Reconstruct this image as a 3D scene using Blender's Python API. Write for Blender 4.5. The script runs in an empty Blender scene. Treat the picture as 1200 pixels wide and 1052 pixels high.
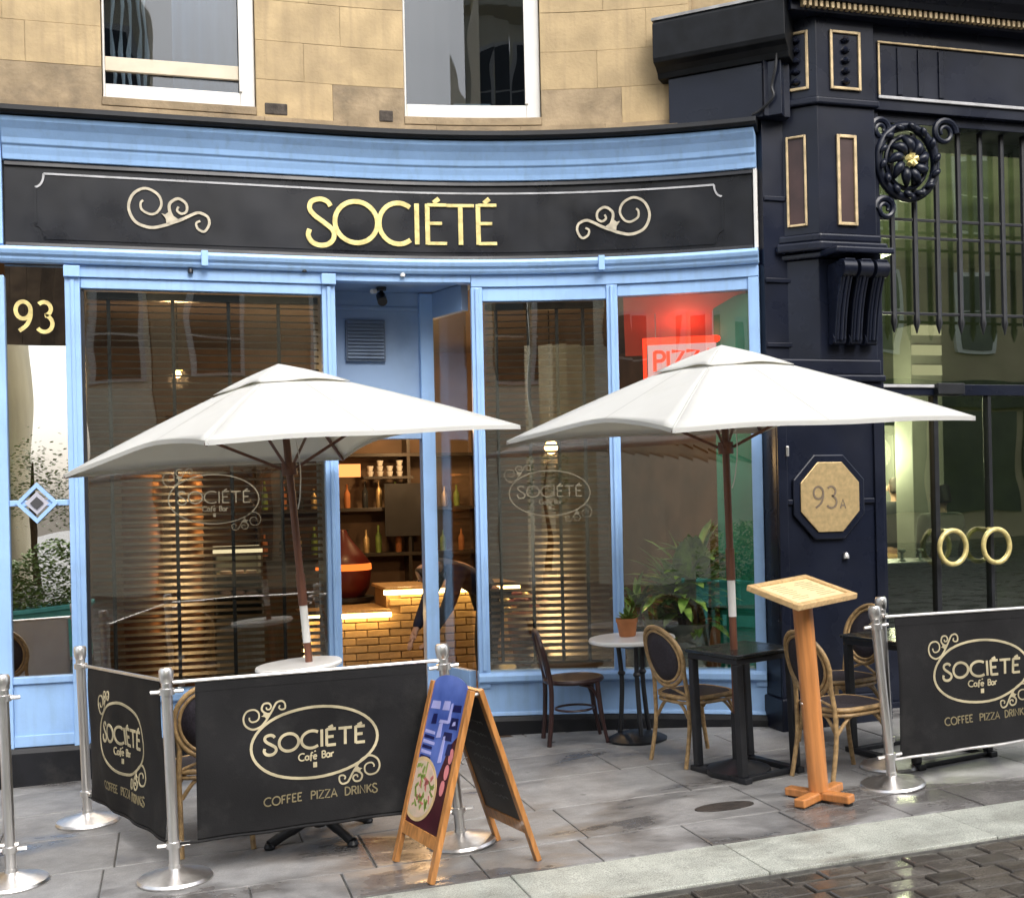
import bpy, math, random
from mathutils import Vector, Matrix, Euler
PI = math.pi
R = math.radians
sc = bpy.context.scene
col = sc.collection
random.seed(7)

# ------------------------------------------------------------------ camera
cd = bpy.data.cameras.new('camera')
cam = bpy.data.objects.new('camera', cd)
col.objects.link(cam)
cd.sensor_fit = 'HORIZONTAL'
cd.sensor_width = 36.0
cd.lens = 42.0
cd.shift_y = 64.0 / 1200.0
cd.clip_start = 0.05
cd.clip_end = 500
cam.location = (0, 0, 1.65)
cam.rotation_euler = (Matrix.Rotation(R(-16), 3, 'Z') @ Matrix.Rotation(R(90), 3, 'X') @ Matrix.Rotation(R(-1.26), 3, 'Z')).to_euler()
sc.camera = cam

# ------------------------------------------------------------------ world and sun (overcast)
w = bpy.data.worlds.new('World')
sc.world = w
w.use_nodes = True
nt = w.node_tree
for n in list(nt.nodes):
    nt.nodes.remove(n)
out = nt.nodes.new('ShaderNodeOutputWorld')
bg = nt.nodes.new('ShaderNodeBackground')
sky = nt.nodes.new('ShaderNodeTexSky')
sky.sky_type = 'NISHITA'
sky.sun_disc = False
sky.sun_elevation = R(47)
sky.sun_rotation = R(169)
sky.dust_density = 4.0
sky.air_density = 1.2
hs = nt.nodes.new('ShaderNodeHueSaturation')
hs.inputs['Saturation'].default_value = 0.40
nt.links.new(sky.outputs[0], hs.inputs['Color'])
nt.links.new(hs.outputs[0], bg.inputs['Color'])
bg.inputs['Strength'].default_value = 0.15
nt.links.new(bg.outputs[0], out.inputs['Surface'])

sd = bpy.data.lights.new('sun', 'SUN')
sd.energy = 0.8
sd.angle = R(45)
sd.color = (1.0, 0.985, 0.96)
sun = bpy.data.objects.new('sun', sd)
col.objects.link(sun)
sun.rotation_euler = Vector((-0.12, 0.64, -0.76)).to_track_quat('-Z', 'Y').to_euler()

sc.view_settings.view_transform = 'Standard'
sc.view_settings.look = 'None'
sc.view_settings.gamma = 1.0
sc.view_settings.use_curve_mapping = False
sc.view_settings.exposure = 1.2
sc.render.engine = 'CYCLES'
sc.cycles.use_denoising = True
sc.cycles.max_bounces = 10
sc.cycles.transparent_max_bounces = 24
sc.cycles.caustics_reflective = False
sc.cycles.caustics_refractive = False
sc.cycles.sample_clamp_indirect = 6.0

# ------------------------------------------------------------------ materials
MATS = {}


def mat(name, base, rough=0.5, metal=0.0, var=0.12, scale=6.0, bump=0.0, bscale=60.0, objvar=0.0,
        stretch=None, coat=0.0, emit=None, estr=0.0, var2=None, detail=6.0, dirt=None, dirt_scale=1.5, dirt_amt=0.5,
        rvar=0.0, spec=0.5, streak=None, streak_amt=0.4):
    """Principled material with procedural colour variation, per-object variation, stains and fine relief."""
    m = bpy.data.materials.new(name)
    m.use_nodes = True
    t = m.node_tree
    N = t.nodes
    L = t.links
    b = N['Principled BSDF']
    b.inputs['Roughness'].default_value = rough
    b.inputs['Metallic'].default_value = metal
    b.inputs['Coat Weight'].default_value = coat
    b.inputs['Coat Roughness'].default_value = 0.08
    b.inputs['Specular IOR Level'].default_value = spec
    tc = N.new('ShaderNodeTexCoord')
    mp = N.new('ShaderNodeMapping')
    L.new(tc.outputs['Object'], mp.inputs['Vector'])
    if stretch:
        mp.inputs['Scale'].default_value = stretch
    nz = N.new('ShaderNodeTexNoise')
    nz.inputs['Scale'].default_value = scale
    nz.inputs['Detail'].default_value = detail
    L.new(mp.outputs[0], nz.inputs['Vector'])
    rp = N.new('ShaderNodeValToRGB')
    rp.color_ramp.elements[0].position = 0.32
    rp.color_ramp.elements[1].position = 0.68
    lo = [max(0, c * (1 - var)) for c in base]
    hi = [min(1, c * (1 + var)) for c in base] if var2 is None else var2
    rp.color_ramp.elements[0].color = (*lo, 1)
    rp.color_ramp.elements[1].color = (*hi, 1)
    L.new(nz.outputs['Fac'], rp.inputs[0])
    cur = rp.outputs[0]
    if dirt is not None:
        n2 = N.new('ShaderNodeTexNoise')
        n2.inputs['Scale'].default_value = dirt_scale
        n2.inputs['Detail'].default_value = 8
        n2.inputs['Roughness'].default_value = 0.65
        L.new(tc.outputs['Object'], n2.inputs['Vector'])
        r2 = N.new('ShaderNodeValToRGB')
        r2.color_ramp.elements[0].position = 0.52
        r2.color_ramp.elements[1].position = 0.72
        L.new(n2.outputs['Fac'], r2.inputs[0])
        ml = N.new('ShaderNodeMath')
        ml.operation = 'MULTIPLY'
        ml.inputs[1].default_value = dirt_amt
        L.new(r2.outputs[0], ml.inputs[0])
        mx = N.new('ShaderNodeMixRGB')
        mx.inputs[2].default_value = (*dirt, 1)
        L.new(ml.outputs[0], mx.inputs[0])
        L.new(cur, mx.inputs[1])
        cur = mx.outputs[0]
    if streak is not None:
        ms_ = N.new('ShaderNodeMapping')
        ms_.inputs['Scale'].default_value = (14, 14, 0.8)
        L.new(tc.outputs['Object'], ms_.inputs['Vector'])
        n4 = N.new('ShaderNodeTexNoise')
        n4.inputs['Scale'].default_value = 1.6
        n4.inputs['Detail'].default_value = 7
        L.new(ms_.outputs[0], n4.inputs['Vector'])
        r4 = N.new('ShaderNodeValToRGB')
        r4.color_ramp.elements[0].position = 0.50
        r4.color_ramp.elements[1].position = 0.74
        L.new(n4.outputs['Fac'], r4.inputs[0])
        m4 = N.new('ShaderNodeMath')
        m4.operation = 'MULTIPLY'
        m4.inputs[1].default_value = streak_amt
        L.new(r4.outputs[0], m4.inputs[0])
        x4 = N.new('ShaderNodeMixRGB')
        x4.inputs[2].default_value = (*streak, 1)
        L.new(m4.outputs[0], x4.inputs[0])
        L.new(cur, x4.inputs[1])
        cur = x4.outputs[0]
    if objvar:
        oi = N.new('ShaderNodeObjectInfo')
        mr = N.new('ShaderNodeMapRange')
        mr.inputs['To Min'].default_value = 1 - objvar
        mr.inputs['To Max'].default_value = 1 + objvar
        L.new(oi.outputs['Random'], mr.inputs['Value'])
        hv = N.new('ShaderNodeHueSaturation')
        L.new(mr.outputs[0], hv.inputs['Value'])
        L.new(cur, hv.inputs['Color'])
        cur = hv.outputs[0]
    L.new(cur, b.inputs['Base Color'])
    if rvar:
        n3 = N.new('ShaderNodeTexNoise')
        n3.inputs['Scale'].default_value = scale * 0.7
        n3.inputs['Detail'].default_value = 5
        L.new(mp.outputs[0], n3.inputs['Vector'])
        m3 = N.new('ShaderNodeMapRange')
        m3.inputs['From Min'].default_value = 0.3
        m3.inputs['From Max'].default_value = 0.7
        m3.inputs['To Min'].default_value = max(0.03, rough - rvar)
        m3.inputs['To Max'].default_value = min(1, rough + rvar)
        L.new(n3.outputs['Fac'], m3.inputs['Value'])
        L.new(m3.outputs[0], b.inputs['Roughness'])
    if bump:
        nb = N.new('ShaderNodeTexNoise')
        nb.inputs['Scale'].default_value = bscale
        nb.inputs['Detail'].default_value = 5
        L.new(mp.outputs[0], nb.inputs['Vector'])
        bp = N.new('ShaderNodeBump')
        bp.inputs['Strength'].default_value = bump
        bp.inputs['Distance'].default_value = 0.01
        L.new(nb.outputs['Fac'], bp.inputs['Height'])
        L.new(bp.outputs[0], b.inputs['Normal'])
    if emit:
        b.inputs['Emission Color'].default_value = (*emit, 1)
        b.inputs['Emission Strength'].default_value = estr
    MATS[name] = m
    return m


def glass_mat(name, tint, f0=0.06, wav=0.0):
    """thin architectural pane: clear transmission plus Schlick reflection, alike from both sides"""
    m = bpy.data.materials.new(name)
    m.use_nodes = True
    t = m.node_tree
    N = t.nodes
    L = t.links
    N.remove(N['Principled BSDF'])
    o = N['Material Output']
    tr = N.new('ShaderNodeBsdfTransparent')
    tr.inputs[0].default_value = (*tint, 1)
    gl = N.new('ShaderNodeBsdfGlossy')
    gl.inputs['Roughness'].default_value = 0.0
    gl.inputs['Color'].default_value = (1, 1, 1, 1)
    ge = N.new('ShaderNodeNewGeometry')
    dt = N.new('ShaderNodeVectorMath')
    dt.operation = 'DOT_PRODUCT'
    L.new(ge.outputs['Normal'], dt.inputs[0])
    L.new(ge.outputs['Incoming'], dt.inputs[1])
    prev = dt.outputs['Value']
    for op, val in (('ABSOLUTE', None), ('SUBTRACT', 'inv'), ('POWER', 5.0), ('MULTIPLY', 1 - f0), ('ADD', f0)):
        mm = N.new('ShaderNodeMath')
        mm.operation = op
        mm.use_clamp = op == 'ADD'
        if val == 'inv':
            mm.inputs[0].default_value = 1.0
            L.new(prev, mm.inputs[1])
        else:
            L.new(prev, mm.inputs[0])
            if val is not None:
                mm.inputs[1].default_value = val
        prev = mm.outputs[0]
    if wav:
        tc = N.new('ShaderNodeTexCoord')
        nz = N.new('ShaderNodeTexNoise')
        nz.inputs['Scale'].default_value = 1.6
        nz.inputs['Detail'].default_value = 1.0
        L.new(tc.outputs['Object'], nz.inputs['Vector'])
        bp = N.new('ShaderNodeBump')
        bp.inputs['Strength'].default_value = wav
        bp.inputs['Distance'].default_value = 0.05
        L.new(nz.outputs['Fac'], bp.inputs['Height'])
        L.new(bp.outputs[0], gl.inputs['Normal'])
    mx = N.new('ShaderNodeMixShader')
    L.new(prev, mx.inputs[0])
    L.new(tr.outputs[0], mx.inputs[1])
    L.new(gl.outputs[0], mx.inputs[2])
    L.new(mx.outputs[0], o.inputs['Surface'])
    MATS[name] = m
    return m


def emis(name, colr, strength):
    m = bpy.data.materials.new(name)
    m.use_nodes = True
    N = m.node_tree.nodes
    N.remove(N['Principled BSDF'])
    e = N.new('ShaderNodeEmission')
    e.inputs[0].default_value = (*colr, 1)
    e.inputs[1].default_value = strength
    m.node_tree.links.new(e.outputs[0], N['Material Output'].inputs[0])
    MATS[name] = m
    return m


def cloth_translucent(name, base, trans=0.35):
    m = mat(name, base, rough=0.85, var=0.04, scale=2.5, bump=0.22, bscale=5, dirt=tuple(c * f_ for c, f_ in zip(base, (0.84, 0.83, 0.78))), dirt_scale=2.4, dirt_amt=0.55)
    N = m.node_tree.nodes
    L = m.node_tree.links
    b = N['Principled BSDF']
    o = N['Material Output']
    tl = N.new('ShaderNodeBsdfTranslucent')
    tl.inputs[0].default_value = (base[0] * 1.05, base[1] * 1.0, base[2] * 0.86, 1)
    mx = N.new('ShaderNodeMixShader')
    mx.inputs[0].default_value = trans
    L.new(b.outputs[0], mx.inputs[1])
    L.new(tl.outputs[0], mx.inputs[2])
    L.new(mx.outputs[0], o.inputs['Surface'])
    return m


def wet_stone(name, dry, rough_lo=0.07, rough_hi=0.6, objvar=0.14, wet_lo=0.44, wet_hi=0.6, speck=0.0, wscale=1.3):
    """Paving stone with puddled damp: the damp film darkens and glosses the stone."""
    m = bpy.data.materials.new(name)
    m.use_nodes = True
    N = m.node_tree.nodes
    L = m.node_tree.links
    b = N['Principled BSDF']
    ge = N.new('ShaderNodeNewGeometry')
    nz = N.new('ShaderNodeTexNoise')
    nz.inputs['Scale'].default_value = 5
    nz.inputs['Detail'].default_value = 9
    nz.inputs['Roughness'].default_value = 0.65
    L.new(ge.outputs['Position'], nz.inputs['Vector'])
    rp = N.new('ShaderNodeValToRGB')
    rp.color_ramp.elements[0].position = 0.3
    rp.color_ramp.elements[1].position = 0.7
    rp.color_ramp.elements[0].color = (*[c * 0.72 for c in dry], 1)
    rp.color_ramp.elements[1].color = (*[min(1, c * 1.22) for c in dry], 1)
    L.new(nz.outputs['Fac'], rp.inputs[0])
    sp = N.new('ShaderNodeTexNoise')
    sp.inputs['Scale'].default_value = 180
    sp.inputs['Detail'].default_value = 2
    L.new(ge.outputs['Position'], sp.inputs['Vector'])
    sr = N.new('ShaderNodeMapRange')
    sr.inputs['From Min'].default_value = 0.35
    sr.inputs['From Max'].default_value = 0.65
    sr.inputs['To Min'].default_value = 1 - speck
    sr.inputs['To Max'].default_value = 1 + speck
    L.new(sp.outputs['Fac'], sr.inputs['Value'])
    oi = N.new('ShaderNodeObjectInfo')
    mr = N.new('ShaderNodeMapRange')
    mr.inputs['To Min'].default_value = 1 - objvar
    mr.inputs['To Max'].default_value = 1 + objvar
    L.new(oi.outputs['Random'], mr.inputs['Value'])
    mm = N.new('ShaderNodeMath')
    mm.operation = 'MULTIPLY'
    L.new(mr.outputs[0], mm.inputs[0])
    L.new(sr.outputs[0], mm.inputs[1])
    hv = N.new('ShaderNodeHueSaturation')
    L.new(mm.outputs[0], hv.inputs['Value'])
    L.new(rp.outputs[0], hv.inputs['Color'])
    # damp mask
    mp = N.new('ShaderNodeMapping')
    mp.inputs['Scale'].default_value = (0.75, 1.5, 1)
    L.new(ge.outputs['Position'], mp.inputs['Vector'])
    wn = N.new('ShaderNodeTexNoise')
    wn.inputs['Scale'].default_value = wscale
    wn.inputs['Detail'].default_value = 6
    wn.inputs['Roughness'].default_value = 0.6
    wn.inputs['Distortion'].default_value = 0.4
    L.new(mp.outputs[0], wn.inputs['Vector'])
    # the foot traffic side nearer the road stays wetter
    sx = N.new('ShaderNodeSeparateXYZ')
    L.new(ge.outputs['Position'], sx.inputs[0])
    gr = N.new('ShaderNodeMapRange')
    gr.inputs['From Min'].default_value = 5.0
    gr.inputs['From Max'].default_value = 6.3
    gr.inputs['To Min'].default_value = 0.13
    gr.inputs['To Max'].default_value = -0.06
    L.new(sx.outputs['Y'], gr.inputs['Value'])
    ad = N.new('ShaderNodeMath')
    L.new(wn.outputs['Fac'], ad.inputs[0])
    L.new(gr.outputs[0], ad.inputs[1])
    wr = N.new('ShaderNodeMapRange')
    wr.inputs['From Min'].default_value = wet_lo
    wr.inputs['From Max'].default_value = wet_hi
    L.new(ad.outputs[0], wr.inputs['Value'])
    dk = N.new('ShaderNodeMixRGB')
    dk.blend_type = 'MULTIPLY'
    dk.inputs[2].default_value = (0.42, 0.40, 0.39, 1)
    L.new(wr.outputs[0], dk.inputs[0])
    gv = N.new('ShaderNodeTexVoronoi')
    gv.inputs['Scale'].default_value = 3.2
    L.new(ge.outputs['Position'], gv.inputs['Vector'])
    gm = N.new('ShaderNodeMapRange')
    gm.inputs['From Min'].default_value = 0.045
    gm.inputs['From Max'].default_value = 0.07
    gm.inputs['To Min'].default_value = 0.62
    gm.inputs['To Max'].default_value = 1.0
    L.new(gv.outputs['Distance'], gm.inputs['Value'])
    gs = N.new('ShaderNodeVectorMath')
    gs.operation = 'SCALE'
    L.new(hv.outputs[0], gs.inputs[0])
    L.new(gm.outputs[0], gs.inputs['Scale'])
    L.new(gs.outputs[0], dk.inputs[1])
    L.new(dk.outputs[0], b.inputs['Base Color'])
    ro = N.new('ShaderNodeMapRange')
    ro.inputs['To Min'].default_value = rough_hi
    ro.inputs['To Max'].default_value = rough_lo
    L.new(wr.outputs[0], ro.inputs['Value'])
    L.new(ro.outputs[0], b.inputs['Roughness'])
    bn = N.new('ShaderNodeTexNoise')
    bn.inputs['Scale'].default_value = 35
    bn.inputs['Detail'].default_value = 7
    L.new(ge.outputs['Position'], bn.inputs['Vector'])
    bp = N.new('ShaderNodeBump')
    bp.inputs['Distance'].default_value = 0.006
    L.new(bn.outputs['Fac'], bp.inputs['Height'])
    bs = N.new('ShaderNodeMapRange')
    bs.inputs['To Min'].default_value = 0.5
    bs.inputs['To Max'].default_value = 0.12
    L.new(wr.outputs[0], bs.inputs['Value'])
    L.new(bs.outputs[0], bp.inputs['Strength'])
    L.new(bp.outputs[0], b.inputs['Normal'])
    MATS[name] = m
    return m


BLUE = mat('blue_paint', (0.31, 0.50, 0.80), rough=0.42, var=0.07, scale=3, bump=0.10, bscale=30, dirt=(0.23, 0.36, 0.56), dirt_scale=2.6, dirt_amt=0.5, rvar=0.12, streak=(0.21, 0.31, 0.45), streak_amt=0.30)
BLACK = mat('black_gloss_paint', (0.008, 0.009, 0.0125), rough=0.32, spec=0.40, var=0.3, scale=4, rvar=0.12, dirt=(0.014, 0.016, 0.022), dirt_scale=2.5, dirt_amt=0.5)
FLASH = mat('black_flashing', (0.006, 0.007, 0.009), rough=0.5, spec=0.25, var=0.4, scale=9)
PLINTH = mat('black_plinth_paint', (0.009, 0.0095, 0.012), rough=0.5, spec=0.3, var=0.4, scale=5, dirt=(0.06, 0.058, 0.055), dirt_scale=3.5, dirt_amt=0.5)
NAVY = mat('navy_black_paint', (0.008, 0.0105, 0.021), rough=0.32, spec=0.32, var=0.25, scale=3, rvar=0.12, bump=0.05, bscale=18, dirt=(0.014, 0.017, 0.028), dirt_scale=2, dirt_amt=0.5)
GOLD = mat('gold_leaf', (0.68, 0.56, 0.23), rough=0.38, metal=0.25, var=0.25, scale=20)
GOLDP = mat('pale_gold_leaf', (0.46, 0.41, 0.31), rough=0.45, metal=0.1, var=0.2, scale=20)
GOLDT = mat('gilded_trim', (0.55, 0.42, 0.24), rough=0.45, metal=0.3, var=0.25, scale=15)
BRASS = mat('brushed_brass', (0.60, 0.44, 0.22), rough=0.42, metal=0.6, var=0.15, scale=30)
LINEC = mat('silver_line_paint', (0.42, 0.42, 0.43), rough=0.5, var=0.2, scale=12)
STONE = mat('sandstone', (0.42, 0.315, 0.175), rough=0.88, var=0.16, scale=4.5, bump=0.35, bscale=45, objvar=0.05, dirt=(0.29, 0.22, 0.135), dirt_scale=1.7, dirt_amt=0.55, streak=(0.24, 0.18, 0.11), streak_amt=0.35)
STONED = mat('weathered_sandstone', (0.28, 0.215, 0.135), rough=0.92, var=0.25, scale=6, bump=0.5, bscale=40, objvar=0.12, dirt=(0.12, 0.095, 0.07), dirt_scale=2.6, dirt_amt=0.7)
STONEK = mat('black_stone', (0.06, 0.05, 0.042), rough=0.95, var=0.4, scale=20, bump=0.5, bscale=50)
MORTAR = mat('stone_mortar', (0.36, 0.27, 0.155), rough=0.95, var=0.2, scale=12)
WHITE = mat('white_gloss_paint', (0.68, 0.67, 0.64), rough=0.4, var=0.04, scale=4, dirt=(0.6, 0.58, 0.52), dirt_scale=3, dirt_amt=0.3)
GLASS = glass_mat('shop_glass', (0.90, 0.92, 0.90), f0=0.105, wav=0.05)
GLASSU = glass_mat('upstairs_glass', (0.58, 0.64, 0.70), f0=0.06, wav=0.10)
GLASSG = glass_mat('green_shop_glass', (0.80, 0.88, 0.78), f0=0.17, wav=0.04)
GLASSN = glass_mat('side_pane_glass', (0.45, 0.47, 0.44), f0=0.44, wav=0.04)
STEEL = mat('stainless_steel', (0.74, 0.72, 0.70), rough=0.36, metal=1.0, var=0.08, scale=40, stretch=(1, 1, 0.1), rvar=0.08)
BANNER = mat('black_banner_cloth', (0.012, 0.0117, 0.0125), rough=0.8, spec=0.25, var=0.3, scale=3, bump=0.12, bscale=130, dirt=(0.032, 0.031, 0.030), dirt_scale=4.5, dirt_amt=0.6)
PRINT = mat('cream_print', (0.45, 0.39, 0.25), rough=0.7, var=0.3, scale=7)
PRINTD = mat('dull_gold_print', (0.20, 0.165, 0.09), rough=0.7, var=0.1, scale=10)
BANNERW = mat('white_banner_cloth', (0.72, 0.73, 0.78), rough=0.7, var=0.06)
BANNERB = mat('blue_banner_cloth', (0.05, 0.07, 0.22), rough=0.7, var=0.06)
CANOPY = cloth_translucent('cream_canopy_cloth', (0.72, 0.725, 0.71), 0.36)
SEAM = cloth_translucent('canopy_seam_tape', (0.52, 0.52, 0.49), 0.15)
TEAK = mat('stained_teak', (0.13, 0.05, 0.028), rough=0.4, var=0.3, scale=5, stretch=(8, 8, 0.8))
PINE = mat('varnished_pine', (0.44, 0.19, 0.055), rough=0.35, var=0.3, scale=5, stretch=(10, 10, 0.7), coat=0.2)
OAK = mat('pale_oak', (0.60, 0.40, 0.19), rough=0.4, var=0.2, scale=5, stretch=(10, 1, 10), coat=0.15)
STAND = mat('orange_pine', (0.50, 0.20, 0.06), rough=0.38, var=0.2, scale=5, stretch=(9, 9, 0.7), coat=0.2)
PAPER = mat('menu_paper', (0.72, 0.58, 0.32), rough=0.6, var=0.05, scale=4)
RATTAN = mat('rattan_cane', (0.34, 0.22, 0.10), rough=0.45, var=0.35, scale=30, bump=0.2, bscale=90)
WEAVE = mat('dark_woven_mesh', (0.022, 0.018, 0.026), rough=0.6, var=0.5, scale=90, bump=0.4, bscale=200)
IRON = mat('black_cast_iron', (0.012, 0.013, 0.016), rough=0.42, var=0.3, scale=12)
MARBLE = mat('white_table_top', (0.86, 0.85, 0.82), rough=0.25, var=0.05, scale=5)
BLKTOP = mat('black_table_top', (0.014, 0.016, 0.016), rough=0.22, var=0.3, scale=8, rvar=0.12)
BENT = mat('dark_bentwood', (0.035, 0.014, 0.013), rough=0.32, var=0.3, scale=8)
SLAT = mat('dark_wood_slat', (0.030, 0.024, 0.018), rough=0.30, var=0.3, scale=6, stretch=(1, 8, 8))
TAPE = mat('blind_tape', (0.014, 0.013, 0.012), rough=0.9, var=0.2)
FLOORC = mat('cafe_floor_boards', (0.10, 0.06, 0.035), rough=0.4, var=0.3, scale=4, stretch=(1, 6, 1))
WALLC = mat('cafe_wall_plaster', (0.13, 0.085, 0.055), rough=0.8, var=0.3, scale=2.5)
CEILC = mat('cafe_ceiling_paint', (0.10, 0.075, 0.06), rough=0.8, var=0.2, scale=2)
BRICKC = mat('counter_brick', (0.42, 0.27, 0.12), rough=0.7, var=0.2, scale=8, objvar=0.10, bump=0.3, bscale=60)
COPPER = mat('polished_copper', (0.55, 0.28, 0.12), rough=0.5, metal=0.9, var=0.15, scale=8)
REDOVEN = mat('red_oven_enamel', (0.085, 0.006, 0.005), rough=0.4, var=0.15, scale=6, coat=0.1)
CORAL = mat('coral_red_and_neon_glow', (0.60, 0.085, 0.05), rough=0.6, var=0.1, scale=3)  # coral red; on the soffit it is neon glow put into the colour
TEAL = mat('teal_green_paint', (0.02, 0.34, 0.22), rough=0.35, var=0.2, scale=3, dirt=(0.06, 0.46, 0.32), dirt_scale=2, dirt_amt=0.5)
LEAF = mat('glossy_green_leaf', (0.10, 0.26, 0.035), rough=0.35, var=0.45, scale=9, var2=(0.36, 0.56, 0.11))
LEAFD = mat('dark_shrub_leaf', (0.14, 0.26, 0.05), rough=0.5, var=0.4, scale=7, var2=(0.34, 0.48, 0.12))
BARK = mat('plant_cane', (0.16, 0.11, 0.07), rough=0.8, var=0.3, scale=20)
TERRA = mat('terracotta', (0.45, 0.17, 0.06), rough=0.7, var=0.15, scale=12)
TURQ = mat('turquoise_planter_paint', (0.16, 0.66, 0.60), rough=0.5, var=0.1, scale=4)
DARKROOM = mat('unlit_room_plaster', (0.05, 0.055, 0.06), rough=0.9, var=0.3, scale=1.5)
CURTAIN = mat('net_curtain', (0.55, 0.54, 0.48), rough=0.9, var=0.3, scale=9, stretch=(1, 1, 0.15))
SLATEBL = mat('reflected_sky_slate', (0.20, 0.25, 0.30), rough=0.8, var=0.1, scale=2)  # grey-blue of reflected sky, put into a surface colour
GREENW = mat('dark_green_wall', (0.12, 0.15, 0.085), rough=0.6, var=0.3, scale=2)
GREYW = mat('shop_interior_grey', (0.20, 0.20, 0.17), rough=0.7, var=0.2, scale=2)
SKIN = mat('skin', (0.45, 0.26, 0.18), rough=0.55, var=0.06)
NAVYCL = mat('navy_cloth', (0.014, 0.018, 0.045), rough=0.85, var=0.2, scale=8)
DARKCL = mat('charcoal_cloth', (0.02, 0.02, 0.022), rough=0.85, var=0.2, scale=8)
GREYCL = mat('olive_grey_cloth', (0.06, 0.065, 0.055), rough=0.85, var=0.2, scale=8)
HAIR = mat('dark_brown_hair', (0.03, 0.017, 0.01), rough=0.6, var=0.3, scale=30)
RUBBER = mat('black_rubber', (0.012, 0.012, 0.012), rough=0.7, var=0.2)
BOARDK = mat('chalkboard', (0.012, 0.012, 0.013), rough=0.45, var=0.4, scale=5, rvar=0.1)
CHALK = mat('chalk_marks', (0.16, 0.16, 0.17), rough=0.9, var=0.3, scale=20)
POSTB = mat('poster_blue', (0.035, 0.09, 0.46), rough=0.3, var=0.45, scale=4, var2=(0.14, 0.22, 0.62))
POSTD = mat('poster_dark_blue', (0.008, 0.010, 0.075), rough=0.3, var=0.2)
POSTL = mat('poster_pale_lilac', (0.42, 0.42, 0.74), rough=0.3, var=0.15)
POSTM = mat('poster_maroon', (0.055, 0.010, 0.016), rough=0.3, var=0.3)
POSTP = mat('poster_pink', (0.72, 0.24, 0.25), rough=0.3, var=0.2)
CRUST = mat('pizza_crust_print', (0.66, 0.47, 0.24), rough=0.3, var=0.15, scale=12)
CHEESE = mat('pizza_cheese_print', (0.74, 0.62, 0.44), rough=0.3, var=0.25, scale=18, var2=(0.76, 0.50, 0.40))
HERB = mat('pizza_herb_print', (0.22, 0.30, 0.06), rough=0.3, var=0.3, scale=15)
HAM = mat('pizza_ham_print', (0.52, 0.15, 0.14), rough=0.3, var=0.3, scale=15)
LAMPBLK = mat('black_lamp_plastic', (0.01, 0.01, 0.011), rough=0.35, var=0.1)
OPPST = mat('opposite_sandstone', (0.42, 0.34, 0.22), rough=0.9, var=0.2, scale=0.8, dirt=(0.22, 0.18, 0.13), dirt_scale=0.4, dirt_amt=0.6)
OPPCR = mat('opposite_cream_render', (0.86, 0.80, 0.62), rough=0.9, var=0.1, scale=0.8)
OPPDK = mat('opposite_sooty_stone', (0.14, 0.12, 0.10), rough=0.9, var=0.25, scale=0.8)
ROOFM = mat('slate_roof', (0.05, 0.055, 0.065), rough=0.6, var=0.25, scale=2)
GLASSO = mat('dark_window_glass', (0.03, 0.035, 0.04), rough=0.06, var=0.2, scale=1)
FLAG = wet_stone('damp_flagstone', (0.255, 0.25, 0.245), objvar=0.09, wet_lo=0.47, wet_hi=0.62, rough_lo=0.18, speck=0.12)
BAND = wet_stone('damp_pale_granite', (0.36, 0.37, 0.325), objvar=0.06, wet_lo=0.60, wet_hi=0.85, speck=0.35, rough_lo=0.12)
SETT = wet_stone('wet_dark_sett', (0.15, 0.138, 0.122), objvar=0.28, wet_lo=0.34, wet_hi=0.66, rough_lo=0.12, rough_hi=0.4, speck=0.2, wscale=2.4)
JOINT = mat('dark_joint_mortar', (0.10, 0.097, 0.09), rough=0.7, var=0.3, scale=20)
ROADM = mat('wet_asphalt', (0.055, 0.052, 0.05), rough=0.35, var=0.3, scale=6, rvar=0.2, bump=0.3, bscale=120)
DRAIN = mat('rusty_drain_iron', (0.035, 0.028, 0.024), rough=0.6, var=0.4, scale=25, bump=0.4, bscale=60)
WARM = emis('warm_lamp_glow', (1.0, 0.55, 0.18), 10.0)
WARMLED = emis('warm_led_strip', (1.0, 0.66, 0.25), 7.0)
LITPANEL = emis('lit_menu_panel', (1.0, 0.36, 0.10), 0.8)
CREAMLIT = emis('cream_cabinet_light', (1.0, 0.80, 0.48), 0.6)
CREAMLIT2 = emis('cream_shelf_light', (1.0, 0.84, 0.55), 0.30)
SPOTL = emis('small_spot_glow', (1.0, 0.88, 0.66), 8.0)
NEONR = emis('red_neon_tube', (1.0, 0.035, 0.012), 1.6)
NEONW = emis('white_sign_face', (1.0, 0.50, 0.48), 0.5)
EMBER = emis('oven_ember_glow', (1.0, 0.20, 0.03), 0.7)


# ------------------------------------------------------------------ geometry helpers
def link(o, parent=None):
    col.objects.link(o)
    if parent is not None:
        o.parent = parent
    return o


def tag(o, label=None, cat=None, group=None, kind=None):
    if label:
        o['label'] = label
    if cat:
        o['category'] = cat
    if group:
        o['group'] = group
    if kind:
        o['kind'] = kind
    return o


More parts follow.
